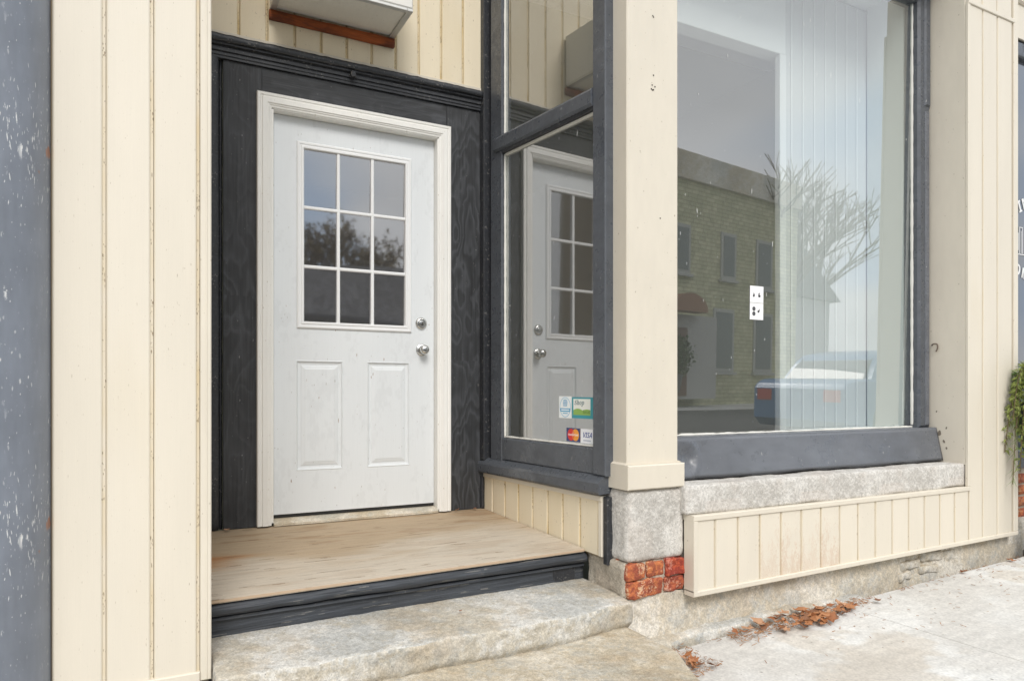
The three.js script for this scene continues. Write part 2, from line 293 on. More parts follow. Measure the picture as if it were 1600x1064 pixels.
function rough(x0, x1, y0, y1, z0, z1, o = {}) {                      // a worn block: rounded edges, uneven faces
  const { cell = 0.02, r = 0.02, amp = 0.004, f = 14, seed = 0, shape = null, edge = 0 } = o;
  const n = (d) => Math.max(2, Math.min(200, Math.round(d / cell)));
  let g = new THREE.BoxGeometry(x1 - x0, y1 - y0, z1 - z0, n(x1 - x0), n(y1 - y0), n(z1 - z0));
  g.translate((x0 + x1) / 2, (y0 + y1) / 2, (z0 + z1) / 2);
  g.deleteAttribute('uv'); g.deleteAttribute('normal'); g = mergeVertices(g, 1e-5);
  const q = new THREE.Vector3(), d = new THREE.Vector3();
  warp(g, (v) => {
    const rr = Math.min(r * (1 + edge * noise3(v.x * 9 + seed, v.y * 9, v.z * 9)), (x1 - x0) / 2.1, (y1 - y0) / 2.1, (z1 - z0) / 2.1);
    q.set(clamp(v.x, x0 + rr, x1 - rr), clamp(v.y, y0 + rr, y1 - rr), clamp(v.z, z0 + rr, z1 - rr)); d.subVectors(v, q);
    if (d.lengthSq() > 1e-12) { d.normalize(); v.copy(q).addScaledVector(d, rr + amp * (fbm3(v.x * f + seed, v.y * f, v.z * f, 4) * 1.6)); }
    if (shape) shape(v);
  });
  g.computeVertexNormals(); g = g.toNonIndexed();
  const p = g.attributes.position, uv = new Float32Array(p.count * 2), a = new THREE.Vector3(), b = new THREE.Vector3(), c = new THREE.Vector3();
  for (let i = 0; i < p.count; i += 3) {
    a.fromBufferAttribute(p, i); b.fromBufferAttribute(p, i + 1).sub(a); c.fromBufferAttribute(p, i + 2).sub(a); b.cross(c);
    const ax = Math.abs(b.x), ay = Math.abs(b.y), az = Math.abs(b.z);
    for (let k = i; k < i + 3; k++) { const x = p.getX(k), y = p.getY(k), z = p.getZ(k); const [u, v] = az >= ax && az >= ay ? [x, y] : ax >= ay ? [z + 0.37, y] : [x, z + 0.21]; uv[2 * k] = u; uv[2 * k + 1] = v; }
  }
  g.setAttribute('uv', new THREE.BufferAttribute(uv, 2)); return g;
}
function mouldSides(x0, x1, y0, y1, prof, closed, openBottom) {       // mitred moulding round a rectangle; prof: [inset from the outer edge, z] from outside to inside
  const corners = (d) => [[x0 + d, openBottom ? y0 : y0 + d], [x0 + d, y1 - d], [x1 - d, y1 - d], [x1 - d, openBottom ? y0 : y0 + d]];
  const out = [];
  for (let s = 0; s < (closed ? 4 : 3); s++) {
    const pos = [];
    for (let k = 0; k + 1 < prof.length; k++) {
      const A = corners(prof[k][0]), B = corners(prof[k + 1][0]), za = prof[k][1], zb = prof[k + 1][1], e = (s + 1) % 4;
      const a = [...A[s], za], b = [...A[e], za], c = [...B[e], zb], d = [...B[s], zb];
      pos.push(...a, ...c, ...b, ...a, ...d, ...c);
    }
    const g = new THREE.BufferGeometry(); g.setAttribute('position', new THREE.Float32BufferAttribute(pos, 3)); out.push(finish(g));
  }
  return out;
}
function board(x0, x1, yb, yt, seed, deep = 0.006) {                   // one width of grooved metal siding, its face at z = 0
  const w = x1 - x0, yB = typeof yb === 'function' ? yb : () => yb, yT = typeof yt === 'function' ? yt : () => yt;
  const pr = [[0, -0.014], [0, -deep], [0.0035, -0.0012], [0.007, 0], [w - 0.016, 0], [w - 0.0125, -0.0015], [w - 0.010, -deep], [w - 0.002, -deep * 1.15], [w, -0.014]];
  const g = prism(pr.map(([a, z]) => [x0 + a, z]), 0, 1, 'y');
  warp(g, (v) => { v.y = lerp(yB(v.x), yT(v.x), v.y); });
  const p = g.attributes.position, uv = g.attributes.uv; g.computeVertexNormals();
  for (let i = 0; i < p.count; i++) uv.setXY(i, clamp((p.getX(i) - x0) / w, 0.002, 0.998), p.getY(i) / 2.4 + seed * 0.377);
  return g;
}
function boards(parent, edges, yb, yt, mats, z = 0, seed = 1) {
  for (let i = 0; i + 1 < edges.length; i++) { const g = board(edges[i], edges[i + 1], yb, yt, seed + i); g.translate(0, 0, z); mesh('siding_board', g, mats[(seed + i * 7) % mats.length], parent); }
}
const range = (a, d, n) => Array.from({ length: n }, (_, i) => a + d * i);

// ================================================================ ground
const groundY = (x) => 0.042 * (clamp(x, -12, 12) - 2.3);
{
  const walk = new THREE.Group(); walk.name = 'sidewalk'; scene.add(walk); structure(walk, 'pale concrete sidewalk slabs along the shopfront');
  const bed = prism([[-14, 1.0], [24, 1.0], [24, 4.9], [-14, 4.9]], -0.3, -0.1, 'y'); warp(bed, (v) => { v.y += groundY(v.x); }); mesh('sidewalk_bed', finish(bed), M.concrete, walk);
  const xs = [-6.2, -4.6, -3.05, -1.5, 0.0, 1.55, 3.13, 4.7, 6.25, 7.8, 9.4];
  for (let i = 0; i + 1 < xs.length; i++) for (const [za, zb] of [[1.345, 3.1], [3.1, 4.75]]) {
    const tilt = (hash3(i, za * 10, 3) - 0.5) * 0.008;
    const g = box(xs[i] + 0.005, xs[i + 1] - 0.005, -0.1, 0, za + 0.005, zb - 0.005, 0.007);
    warp(g, (v) => { v.y += groundY(v.x) + (v.y > -0.05 ? tilt * (v.x - xs[i]) : 0); if (za < 2 && v.z < 1.5) v.z += 0.025 * Math.sin(v.x * 1.7) * 0.6; });
    mesh('slab', g, M.paving, walk);
  }
  const kerb = box(-14, 24, -0.3, 0.0, 4.757, 4.93, 0.015); warp(kerb, (v) => { v.y += groundY(v.x); }); structure(mesh('kerb', kerb, M.concrete), 'concrete kerb at the edge of the street');
  const road = new THREE.PlaneGeometry(160, 9, 80, 1); road.rotateX(-Math.PI / 2); road.translate(8, -0.14, 9.4); warp(road, (v) => { v.y += groundY(v.x); });
  structure(mesh('road', finish(road), M.asphalt), 'grey asphalt street');
  const g2 = new THREE.PlaneGeometry(260, 130, 4, 2); g2.rotateX(-Math.PI / 2); g2.translate(10, -0.75, 25);
  structure(mesh('ground', finish(g2), mat({ color: new THREE.Color(0.12, 0.13, 0.07), roughness: 1 })), 'open ground beyond the street');
  const far = box(-60, 80, -0.3, 0.35, 13.9, 17.5, 0.02); warp(far, (v) => { v.y += groundY(v.x); }); structure(mesh('far_sidewalk', far, M.paving), 'sidewalk on the far side of the street');
}

// ================================================================ foundation and concrete steps
{
  const f = group('foundation_wall', [1.84, -0.2, 1.0]); tag(f, 'rough beige concrete footing below the cream apron siding and post', 'foundation');
  const main = rough(1.84, 6.4, -0.2, 0.30, 1.0, 1.245, { cell: 0.028, r: 0.02, amp: 0.006, f: 7, seed: 4, shape: (v) => { if (v.y > 0.15 && v.x < 2.22) { v.y = Math.min(v.y, 0.212 + 0.006 * noise3(v.x * 20, 1, v.z * 20)); } if (v.z > 1.2) v.z += 0.02 * step(0.25, 0.0, v.y - groundY(v.x)) ; const hx = step(0.30, 0.0, Math.abs(v.x - 3.98)); if (v.z > 1.2 && v.y < 0.22) v.z -= 0.05 * hx * step(0.12, 0.0, Math.abs(v.y - groundY(v.x) - 0.09 + 0.05 * noise3(v.x * 9, 2, 2))) * (0.6 + 0.4 * noise3(v.x * 14, v.y * 14, 1)); } });
  main.translate(-1.84, 0.2, -1.0); mesh('footing', main, M.concrete, f);
  { const g = plainBox(2.2, 4.9, 0.29, 0.556, 0.98, 1.235); g.translate(-1.84, 0.2, -1.0); mesh('apron_backing', g, M.concrete, f); }
  const skirt = rough(1.86, 3.35, -0.16, 0.02, 1.2, 1.335, { cell: 0.02, r: 0.03, amp: 0.014, f: 9, seed: 12, shape: (v) => { v.y += groundY(v.x) + 0.014 - 0.03 * step(2.5, 3.3, v.x); v.z += 0.02 * noise3(v.x * 6, 3, 1); } });
  skirt.translate(-1.84, 0.2, -1.0); mesh('footing_skirt', skirt, M.stepConcrete, f);
  for (const [x, y, z, w, h, a] of [[3.86, 0.135, 1.262, 0.19, 0.05, 0.03], [4.06, 0.165, 1.265, 0.2, 0.055, -0.05], [4.24, 0.15, 1.262, 0.16, 0.07, 0.05], [4.02, 0.095, 1.27, 0.17, 0.05, -0.04], [3.80, 0.08, 1.27, 0.12, 0.05, 0.1]]) {
    const g = rough(-w / 2, w / 2, -h / 2, h / 2, -0.025, 0.012, { cell: 0.012, r: 0.012, amp: 0.009, f: 22, seed: x * 10 }); g.rotateZ(a); g.translate(x - 1.84, y + 0.2, z - 1.014); mesh('broken_chunk', g, M.concrete, f);
  }
}
const shellEdge = (v) => 0.007 * noise3(v.x * 4, v.y * 5, 2) + 0.006 * noise3(v.x * 15, v.y * 12, 7);
{
  const s1 = rough(0.2, 1.858, -0.25, 0.237, 0.85, 1.375, { cell: 0.011, r: 0.013, amp: 0.002, f: 18, seed: 21, shape: (v) => { const fr = step(1.0, 1.37, v.z); v.z += fr * (shellEdge(v) - 0.06 * step(1.35, 1.9, v.x)) + step(1.33, 1.37, v.z) * 0.007 * fbm3(v.x * 26, v.y * 26, 3, 3) - step(1.3, 1.36, v.z) * 0.022 * step(0.15, 0.10, v.y); v.y -= clamp((v.y - 0.02) / 0.21) * (0.012 * step(1.02, 1.36, v.z) + 0.008 * step(1.2, 1.38, v.z) * (0.5 + 0.5 * noise3(v.x * 8, 1, 5))); } });
  s1.translate(-0.6, 0, -1.1);
  const o = mesh('concrete_step', s1, M.stepConcrete); o.position.set(0.6, 0, 1.1); tag(o, 'worn upper concrete step with a chipped front edge below the black riser', 'step', 'concrete steps at the entrance');
  const s2 = rough(0.2, 1.845, -0.28, 0.112, 1.2, 1.98, { cell: 0.013, r: 0.016, amp: 0.004, f: 16, seed: 33, shape: (v) => { if (v.x > 1.55 && v.z > 1.62) v.x -= 0.45 * (v.z - 1.62) * step(1.55, 1.8, v.x); if (v.y > 0.08) v.y += 0.006 * noise3(v.x * 4, 1, v.z * 4); } });
  s2.translate(-0.6, 0, -1.5);
  const p = mesh('concrete_step', s2, textured(T.concrete, [0.8, 0.8], { roughness: 0.9, color: new THREE.Color(0.97, 0.94, 0.88) }, T.concreteBump, 0.005)); p.position.set(0.6, 0, 1.5); tag(p, 'lower gritty concrete step beside the sidewalk at the bottom of the entrance', 'step', 'concrete steps at the entrance');
}

// ================================================================ wooden entry step: plywood sheet, black nosing, black riser
{
  const e = group('entry_step', [1.0, 0.237, 0.5]); tag(e, 'bare plywood entry platform with black painted nosing and riser', 'platform');
  const top = (z) => 0.435 - 0.05 * z;
  const g = prism([[0.16, 0.0], [1.772, 0.0], [1.828, 0.985], [0.16, 1.052]], 0, 1, 'y'); warp(g, (v) => { v.y = top(v.z) - 0.014 * (1 - v.y); });
  { const p = g.attributes.position, uv = g.attributes.uv; for (let i = 0; i < p.count; i++) uv.setXY(i, clamp((p.getX(i) - 0.16) / 1.7), clamp(p.getZ(i) / 1.06)); }
  g.translate(-1.0, -0.237, -0.5); mesh('plywood_sheet', g, M.deck, e);
  const edge = prism([[0.16, 1.0525], [1.828, 0.9855], [1.828, 0.988], [0.16, 1.055]], 0, 1, 'y'); warp(edge, (v) => { v.y = 0.3735 + 0.0085 * v.y + (v.x - 0.16) * 0.0019 - 0.0005; v.y += 0.002 * noise3(v.x * 30, 0, 0); }); edge.translate(-1, -0.237, -0.5); mesh('plywood_edge', edge, M.deckEdge, e);
  const body = box(0.16, 1.8, 0.237, 0.366, 0.02, 0.95, 0.004); body.translate(-1, -0.237, -0.5); mesh('platform_frame', body, M.blackPaint, e);
  const prof = [[0, 0]]; for (let a = -90; a <= 90; a += 15) prof.push([0.028 + 0.026 * Math.cos(a * Math.PI / 180), 0.0245 + 0.0245 * Math.sin(a * Math.PI / 180)]); prof.push([0, 0.049]);
  const nose = prism(prof.map(([z, y]) => [z, y]), 0, 1, 'x');
  const slope = (x) => 1.012 - 0.0402 * (x - 0.16);
  const dense = []; for (let i = 0; i < 60; i++) { const q = nose.clone(); warp(q, (v) => { v.x = 0.16 + (1.845 - 0.16) * (i + v.x) / 60; v.z += slope(v.x) - 0.012; v.y += 0.318 + 0.0022 * noise3(v.x * 11, 1, 3); v.z += 0.003 * noise3(v.x * 14, v.y * 30, 3); }); dense.push(q); }
  const ng = finish(mergeGeometries(dense)); ng.translate(-1, -0.237, -0.5); mesh('nosing', ng, M.riser, e);
  const rs = rough(0.16, 1.85, 0.225, 0.317, 0.9, 1.0, { cell: 0.02, r: 0.004, amp: 0.003, f: 14, seed: 8, shape: (v) => { if (v.z > 0.95) v.z += slope(v.x) - 1.0; } }); rs.translate(-1, -0.237, -0.5); mesh('riser_board', rs, M.riser, e);
  const fil = prism([[0, 0], [0.016, 0], [0.012, 0.010], [0, 0.014]], 0, 1, 'x'); warp(fil, (v) => { v.x = 0.16 + 1.685 * v.x; v.z += slope(v.x); v.y += 0.300; }); fil.translate(-1, -0.237, -0.5); mesh('riser_bead', finish(fil), M.riser, e);
}

// ================================================================ left: painted iron column, cream siding pier
{
  const col = group('iron_column', [-0.425, -0.1, 1.21]); tag(col, 'blue grey painted column with white scuffs at the left edge', 'column');
  const g = new THREE.CylinderGeometry(0.178, 0.182, 4.4, 72, 1, false); g.translate(0, 2.2, 0);
  { const p = g.attributes.position, uv = g.attributes.uv; for (let i = 0; i < p.count; i++) uv.setXY(i, uv.getX(i) * 1.12, p.getY(i)); }
  mesh('shaft', g, M.columnPaint, col);
  const b = rough(-0.24, 0.2, 0, 0.2, -0.2, 0.22, { cell: 0.03, r: 0.015, amp: 0.003, seed: 3 }); mesh('plinth', b, M.stone, col);
}
{
  const p = group('siding_pier', [0, 0.187, 1.25]); tag(p, 'cream vertical metal siding pier left of the entrance recess', 'siding');
  const e = [-0.242, -0.102, 0.029, 0.163];
  boards(p, e, 0.0, 3.4, M.siding, 0, 2);
  mesh('corner_trim', box(0.163, 0.196, -0.004, 3.4, -0.04, 0.006, 0.003), M.cream, p);
  mesh('footing', rough(-0.62, 0.194, -0.45, -0.013, -0.35, -0.012, { cell: 0.03, r: 0.012, amp: 0.005, seed: 44 }), M.concrete, p);
  mesh('corner_bead', box(0.1795, 0.1835, 0.0, 3.4, 0.0055, 0.0085, 0.001), M.cream, p);
  mesh('bottom_trim', box(-0.242, 0.162, -0.012, 0.026, -0.02, 0.009, 0.003), M.cream, p);
  mesh('side_sheet', box(0.14, 0.192, 0.0, 3.4, -1.23, -0.041, 0.001), mat({ color: new THREE.Color(0.46, 0.36, 0.25), roughness: 0.8 }), p);
  mesh('backing', plainBox(-0.6, 0.139, 0.0, 3.4, -1.2, -0.016), M.sheathing, p);
}

// ================================================================ door wall: plywood, header, cream siding over the door
const WX0 = 0.193, WX1 = 1.775;
{
  const s = group('door_surround', [1.03, 0.435, 0]); tag(s, 'black painted plywood surround with grooved header round the white door', 'door surround');
  const at = (g) => g.translate(-1.03, -0.435, 0);
  const put = (n, g, m) => mesh(n, at(g), m, s);
  put('plywood_panel', box(0.348, 0.53, 0.437, 2.762, -0.03, 0.0, 0.001), M.blackPly);
  put('plywood_panel', box(0.531, 1.536, 2.605, 2.762, -0.03, -0.0005, 0.001), M.blackPlyAcross);
  { const g = at(box(1.537, 1.752, 0.437, 2.762, -0.03, 0.0, 0.001)); const uv = g.attributes.uv; for (let i = 0; i < uv.count; i++) uv.setXY(i, uv.getX(i) + 0.55, uv.getY(i) + 0.3); mesh('plywood_panel', g, M.blackPly, s); }
  put('corner_strip', rough(WX0, 0.328, 0.437, 2.79, -0.03, 0.012, { cell: 0.03, r: 0.005, amp: 0.002, seed: 2 }), M.blackPaint);
  put('corner_strip', rough(0.329, 0.347, 0.437, 2.766, -0.05, -0.022, { cell: 0.03, r: 0.004, amp: 0.001, seed: 5 }), M.blackPaint);
  put('corner_strip', rough(1.7525, 1.771, 0.437, 2.80, -0.03, 0.016, { cell: 0.015, r: 0.005, amp: 0.004, f: 30, seed: 7 }), M.blackPaint);
  const hp = [[-0.03, 2.764], [0.012, 2.764], [0.012, 2.776], [0.017, 2.778], [0.017, 2.789], [0.013, 2.791], [0.013, 2.795], [0.022, 2.797], [0.022, 2.812], [0.018, 2.8145], [0.018, 2.819], [0.034, 2.823], [0.034, 2.832], [-0.03, 2.832]];
  put('header_moulding', swapUV(prism(hp, WX0, 1.751, 'x')), textured(T.blackPaint, [0.6, 0.6], { roughness: 0.5 }));
  put('header_cap', rough(WX0, 1.7515, 2.833, 2.868, -0.03, 0.052, { cell: 0.014, r: 0.008, amp: 0.003, f: 26, seed: 9 }), M.blackPaint);
  put('clip', box(0.974, 1.002, 2.79, 2.825, 0.02, 0.05, 0.004), M.blackPaint);
}
{
  const s = group('siding_wall', [1.03, 2.87, 0]); tag(s, 'aged cream vertical siding above the black door header', 'siding');
  const e = [0.195, 0.2885, ...range(0.424, 0.1353, 10), 1.773].map((x) => x - 1.03);
  boards(s, e, 0.004, 1.0, M.sidingOld, 0.012, 4);
  mesh('bottom_trim', box(0.195 - 1.03, 1.772 - 1.03, -0.001, 0.024, -0.02, 0.019, 0.003), M.cream, s);
  mesh('backing', plainBox(0.15 - 1.03, 1.78 - 1.03, 0.0, 1.1, -0.1, -0.005), M.sheathing, s);
}
// ---------------------------------------------------------------- the white door
{
  const d = group('entrance_door', [1.03, 0.437, 0]); tag(d, 'white steel door with nine panes, two raised panels and round knob', 'door');
  const L = (g) => g.translate(-1.03, -0.437, 0);
  const put = (n, g, m, p = d) => mesh(n, L(g), m, p);
  const cp = [[0, 0], [0, 0.026], [0.004, 0.031], [0.014, 0.031], [0.018, 0.027], [0.022, 0.027], [0.027, 0.033], [0.05, 0.033], [0.054, 0.028], [0.058, 0.028], [0.062, 0.024], [0.07, 0.022], [0.072, 0.018], [0.072, -0.02]];
  mouldSides(0.504, 1.556, 0.442, 2.632, cp, false, true).forEach((g) => put('casing', g, M.white));
  put('jamb', box(0.545, 0.585, 0.452, 2.555, -0.13, 0.017, 0.002), M.white);
  put('jamb', box(1.476, 1.515, 0.452, 2.555, -0.13, 0.017, 0.002), M.white);
  put('jamb', box(0.5855, 1.4755, 2.555, 2.592, -0.13, 0.017, 0.002), M.white);
  put('door_stop', box(0.5855, 0.597, 0.47, 2.554, -0.125, -0.083, 0.002), M.white);
  put('door_stop', box(1.4645, 1.4755, 0.47, 2.554, -0.125, -0.083, 0.002), M.white);
  put('threshold', (() => { const g = prism([[-0.14, 0.437], [0.03, 0.437], [0.03, 0.448], [0.015, 0.456], [-0.02, 0.466], [-0.14, 0.469]], 0.5855, 1.4755, 'x'); return g; })(), textured(T.concrete, [0.5, 0.3], { roughness: 0.5, color: new THREE.Color(1.05, 1.02, 0.95) }));
  put('door_sweep', box(0.588, 1.473, 0.469, 0.484, -0.078, -0.038, 0.002), M.rubber);
  // leaf: a sheet with an opening for the glazing and two for the raised panels
  const leaf = sub('door_leaf', d);
  const x0 = 0.588, x1 = 1.473, y0 = 0.486, y1 = 2.552, F = -0.035;
  const rect = (a, b, c, e) => [[a, c], [b, c], [b, e], [a, e]].map((q) => new THREE.Vector2(...q));
  const sh = new THREE.Shape(rect(x0, x1, y0, y1));
  const lite = [0.708, 1.338, 1.452, 2.432], pL = [0.711, 0.946, 0.712, 1.279], pR = [1.09, 1.322, 0.712, 1.279];
  for (const q of [[0.73, 1.316, 1.47, 2.41], pL, pR]) sh.holes.push(new THREE.Path(rect(...q)));
  const lg = new THREE.ExtrudeGeometry(sh, { depth: 0.043, bevelEnabled: true, bevelSize: 0.0015, bevelThickness: 0.0015, bevelSegments: 1 }); lg.translate(0, 0, F - 0.0445);
  put('face_sheet', finish(lg), M.door, leaf);
  for (const q of [pL, pR]) {
    const pr = [[-0.006, 0], [-0.0035, 0.0022], [-0.001, 0.0022], [0.004, -0.006], [0.012, -0.008], [0.019, -0.008], [0.023, -0.005], [0.038, -0.0012], [0.041, 0]];
    const sides = mouldSides(...q, pr.map(([a, z]) => [a, F + z]), true, false);
    const c = new THREE.PlaneGeometry(q[1] - q[0] - 0.082, q[3] - q[2] - 0.082); c.translate((q[0] + q[1]) / 2, (q[2] + q[3]) / 2, F);
    put('raised_panel', mergeGeometries([...sides, finish(c)]), M.door, leaf);
  }
  const lp = [[0, F], [0.001, F + 0.006], [0.006, F + 0.011], [0.014, F + 0.011], [0.017, F + 0.008], [0.021, F + 0.008], [0.025, F + 0.012], [0.034, F + 0.012], [0.037, F + 0.009], [0.039, F - 0.012]];
  mouldSides(...lite, lp, true, false).forEach((g) => put('glazing_frame', g, M.vinyl, leaf));
  const gx = [0.748, 0.926, 1.114, 1.298].map((x, i) => [0.747, 0.9265, 1.1135, 1.299][i]), gy = [1.491, 1.778, 2.088, 2.393];
  for (let i = 0; i < 3; i++) for (let j = 0; j < 3; j++) {
    const w = gx[i + 1] - gx[i] - 0.002, h = gy[j + 1] - gy[j] - 0.002;
    const g = new THREE.PlaneGeometry(w, h); const tl = 1.5 + (hash3(i, j, 4) - 0.5) * 0.25; g.rotateX(THREE.MathUtils.degToRad(tl)); g.rotateY((hash3(j, i, 8) - 0.5) * 0.004); g.translate((gx[i] + gx[i + 1]) / 2, (gy[j] + gy[j + 1]) / 2, F - 0.008);
    put('pane', g, M.doorGlass, leaf);
  }
  for (const x of gx.slice(1, 3)) put('muntin', prism([[x - 0.0085, F - 0.022], [x + 0.0085, F - 0.022], [x + 0.0085, F + 0.003], [x + 0.004, F + 0.006], [x - 0.004, F + 0.006], [x - 0.0085, F + 0.003]], 1.489, 2.394, 'y'), M.vinyl, leaf);
  for (const y of gy.slice(1, 3)) put('muntin', prism([[F - 0.022, y - 0.0085], [F + 0.0027, y - 0.0085], [F + 0.0057, y - 0.004], [F + 0.0057, y + 0.004], [F + 0.0027, y + 0.0085], [F - 0.022, y + 0.0085]], 0.746, 1.3, 'x'), M.vinyl, leaf);
  const lathe = (pts) => { const g = new THREE.LatheGeometry(pts.map((q) => new THREE.Vector2(...q)), 40); g.rotateX(Math.PI / 2); return g; };
  const bolt = sub('deadbolt', d); bolt.position.set(1.397 - 1.03, 1.507 - 0.437, F);
  mesh('rose', lathe([[0, -0.002], [0.034, -0.002], [0.034, 0.004], [0.030, 0.010], [0.024, 0.013], [0.022, 0.012], [0, 0.012]]), M.chrome, bolt);
  mesh('key_cylinder', (() => { const g = lathe([[0, 0.01], [0.0165, 0.01], [0.0165, 0.017], [0.0145, 0.019], [0, 0.019]]); return g; })(), M.chrome, bolt);
  mesh('keyhole_shade', box(-0.0016, 0.0016, -0.0065, 0.0065, 0.0175, 0.0198, 0.0005), M.hole, bolt);  // thin dark slip on the cylinder, keyhole shade put in as colour
  const knob = sub('knob', d); knob.position.set(1.400 - 1.03, 1.357 - 0.437, F);
  mesh('rose', lathe([[0, -0.002], [0.034, -0.002], [0.034, 0.003], [0.031, 0.008], [0.02, 0.0105], [0, 0.0105]]), M.chrome, knob);
  mesh('grip', lathe([[0, 0.008], [0.0125, 0.008], [0.0115, 0.024], [0.014, 0.03], [0.0225, 0.036], [0.0265, 0.045], [0.026, 0.055], [0.021, 0.063], [0.012, 0.0665], [0, 0.0675]]), M.chrome, knob);
}
// ---------------------------------------------------------------- light box over the door
{
  const b = group('wall_light', [0.89, 3.03, 0.012]); tag(b, 'white metal light box on the siding above the door', 'light box');
  const x0 = -0.325, x1 = 0.325;
  mesh('housing', (() => { const g = box(x0, x1, 0.035, 0.34, 0.008, 0.33, 0.006); return g; })(), mat({ color: new THREE.Color(0.78, 0.77, 0.73), roughness: 0.5 }), b);
  mesh('underside_panel', box(x0 + 0.03, x1 - 0.03, 0.030, 0.0345, 0.05, 0.30, 0.001), textured(T.white, [0.6, 0.6], { roughness: 0.7, color: new THREE.Color(0.86, 0.85, 0.80) }), b);
  for (const g of [box(x0, x0 + 0.029, 0.020, 0.0345, 0.02, 0.33, 0.002), box(x1 - 0.029, x1, 0.020, 0.0345, 0.02, 0.33, 0.002), box(x0 + 0.0295, x1 - 0.0295, 0.020, 0.0345, 0.302, 0.3295, 0.002)]) mesh('underside_rim', g, M.aluminium, b);
  mesh('wall_batten', rough(x0 - 0.005, x1 + 0.004, -0.028, 0.0195, 0.002, 0.03, { cell: 0.02, r: 0.004, amp: 0.002, seed: 3 }), M.rust, b);
}

// ================================================================ side window and its apron (they face the recess)
const SIDE = -(Math.PI / 2 - 0.0599);
{
  const w = group('side_window', [1.775, 0.64, 0], SIDE); tag(w, 'tall dark framed side window facing the entrance recess', 'window');
  const B = (n, x0, x1, y0, y1, z0, z1, m = M.darkPaint, c = 0.003) => mesh(n, box(x0, x1, y0 - 0.64, y1 - 0.64, z0, z1, c), m, w);
  B('back_stile', 0.0, 0.05, 0.72, 3.55, -0.06, 0.028, M.blackPaint, 0.004);
  B('back_stile', 0.0505, 0.0895, 0.72, 3.55, -0.06, -0.02, M.blackPaint, 0.003);
  B('back_stile', 0.09, 0.218, 0.72, 3.55, -0.06, 0.006, M.darkPaint, 0.006);
  B('front_stile', 1.056, 1.150, 0.74, 3.55, -0.06, 0.012, M.darkPaint, 0.005);
  B('bottom_rail', 0.2185, 1.0555, 0.737, 0.862, -0.05, 0.004, M.darkPaint, 0.008);
  { const g = prism([[-0.06, 0.655], [0.034, 0.650], [0.04, 0.660], [0.04, 0.700], [0.034, 0.712], [0.0, 0.7345], [-0.06, 0.7365]].map(([z, y]) => [z, y - 0.64]), -0.02, 1.135, 'x'); warp(g, (v) => { v.y += 0.006 * v.x; }); mesh('sill', swapUV(finish(g)), M.darkPaint, w); }
  { const g = prism([[-0.05, 2.49], [0.012, 2.478], [0.022, 2.490], [0.022, 2.548], [0.012, 2.562], [-0.05, 2.566]].map(([z, y]) => [z, y - 0.64]), 0.148, 1.0555, 'x'); warp(g, (v) => { v.y += -0.05 * (v.x - 0.148); }); mesh('transom_bar', swapUV(finish(g)), M.darkPaint, w); }
  { const g = prism([[-0.05, 2.460], [0.006, 2.462], [0.008, 2.479], [-0.05, 2.489]].map(([z, y]) => [z, y - 0.64]), 0.2185, 1.0555, 'x'); warp(g, (v) => { v.y += -0.05 * (v.x - 0.148); }); mesh('glazing_bead', finish(g), M.blackPaint, w); }
  const pane = (y0, y1, turn) => { const g = new THREE.PlaneGeometry(0.845, y1 - y0); g.rotateY(turn); g.translate(0.637, (y0 + y1) / 2 - 0.64, -0.022); return mesh('pane', g, M.sideGlass, w); };
  pane(0.85, 2.52, 0); pane(2.47, 3.55, 0.004);
  const caulk = (x0, x1, y0, y1) => { const g = rough(x0, x1, y0 - 0.64, y1 - 0.64, -0.022, -0.008, { cell: 0.012, r: 0.003, amp: 0.0022, f: 30, seed: x0 * 50 + y0 }); return mesh('putty_line', g, M.caulk, w); };
  caulk(0.2185, 0.2255, 0.862, 2.455); caulk(0.2185, 0.2245, 2.568, 3.5); caulk(0.232, 1.05, 0.8625, 0.873);
  { const g = prism([[-0.021, 2.449], [-0.009, 2.451], [-0.009, 2.460], [-0.021, 2.461]].map(([z, y]) => [z, y - 0.64]), 0.232, 1.05, 'x'); warp(g, (v) => { v.y += -0.05 * (v.x - 0.148); }); mesh('putty_line', finish(g), M.caulk, w); }
  const r = rng(77), fl = [];
  for (let i = 0; i < 190; i++) { const long = r() < 0.3, s = 0.0006 + r() * r() * 0.0016, g = new THREE.CircleGeometry(s, 7); g.scale(1, long ? 3 + r() * 7 : 0.8 + r(), 1); g.rotateZ((r() - 0.5) * 0.7); g.translate(0.25 + r() * 0.79, (r() < 0.8 ? 0.9 + 1.5 * r() : 2.6 + 0.7 * r()) - 0.64, -0.0205); fl.push(g); }
  tag(mesh('paint_fleck', mergeGeometries(fl), M.fleck, w), 'dried white splashes on the glass', null, null, 'stuff');
}
{
  const a = group('siding_apron', [1.775, 0.36, 0], SIDE); tag(a, 'short cream siding apron under the side window beside the platform', 'siding');
  boards(a, [0.0, 0.107, 0.247, 0.391, 0.533, 0.675, 0.806, 0.948, 1.09], (s) => 0.045 - 0.03 * s, 0.277, M.sidingOld, 0.0, 9);
  mesh('top_trim', box(0.0, 1.116, 0.262, 0.288, -0.02, 0.010, 0.003), M.cream, a);
  mesh('front_trim', box(1.091, 1.117, 0.012, 0.2615, -0.03, 0.007, 0.003), M.cream, a);
  mesh('end_board', box(1.1175, 1.15, -0.02, 0.285, -0.06, 0.0, 0.004), M.blackPaint, a);
  mesh('backing', plainBox(-0.02, 1.08, 0.0, 0.285, -0.12, -0.021), M.sheathing, a);
}
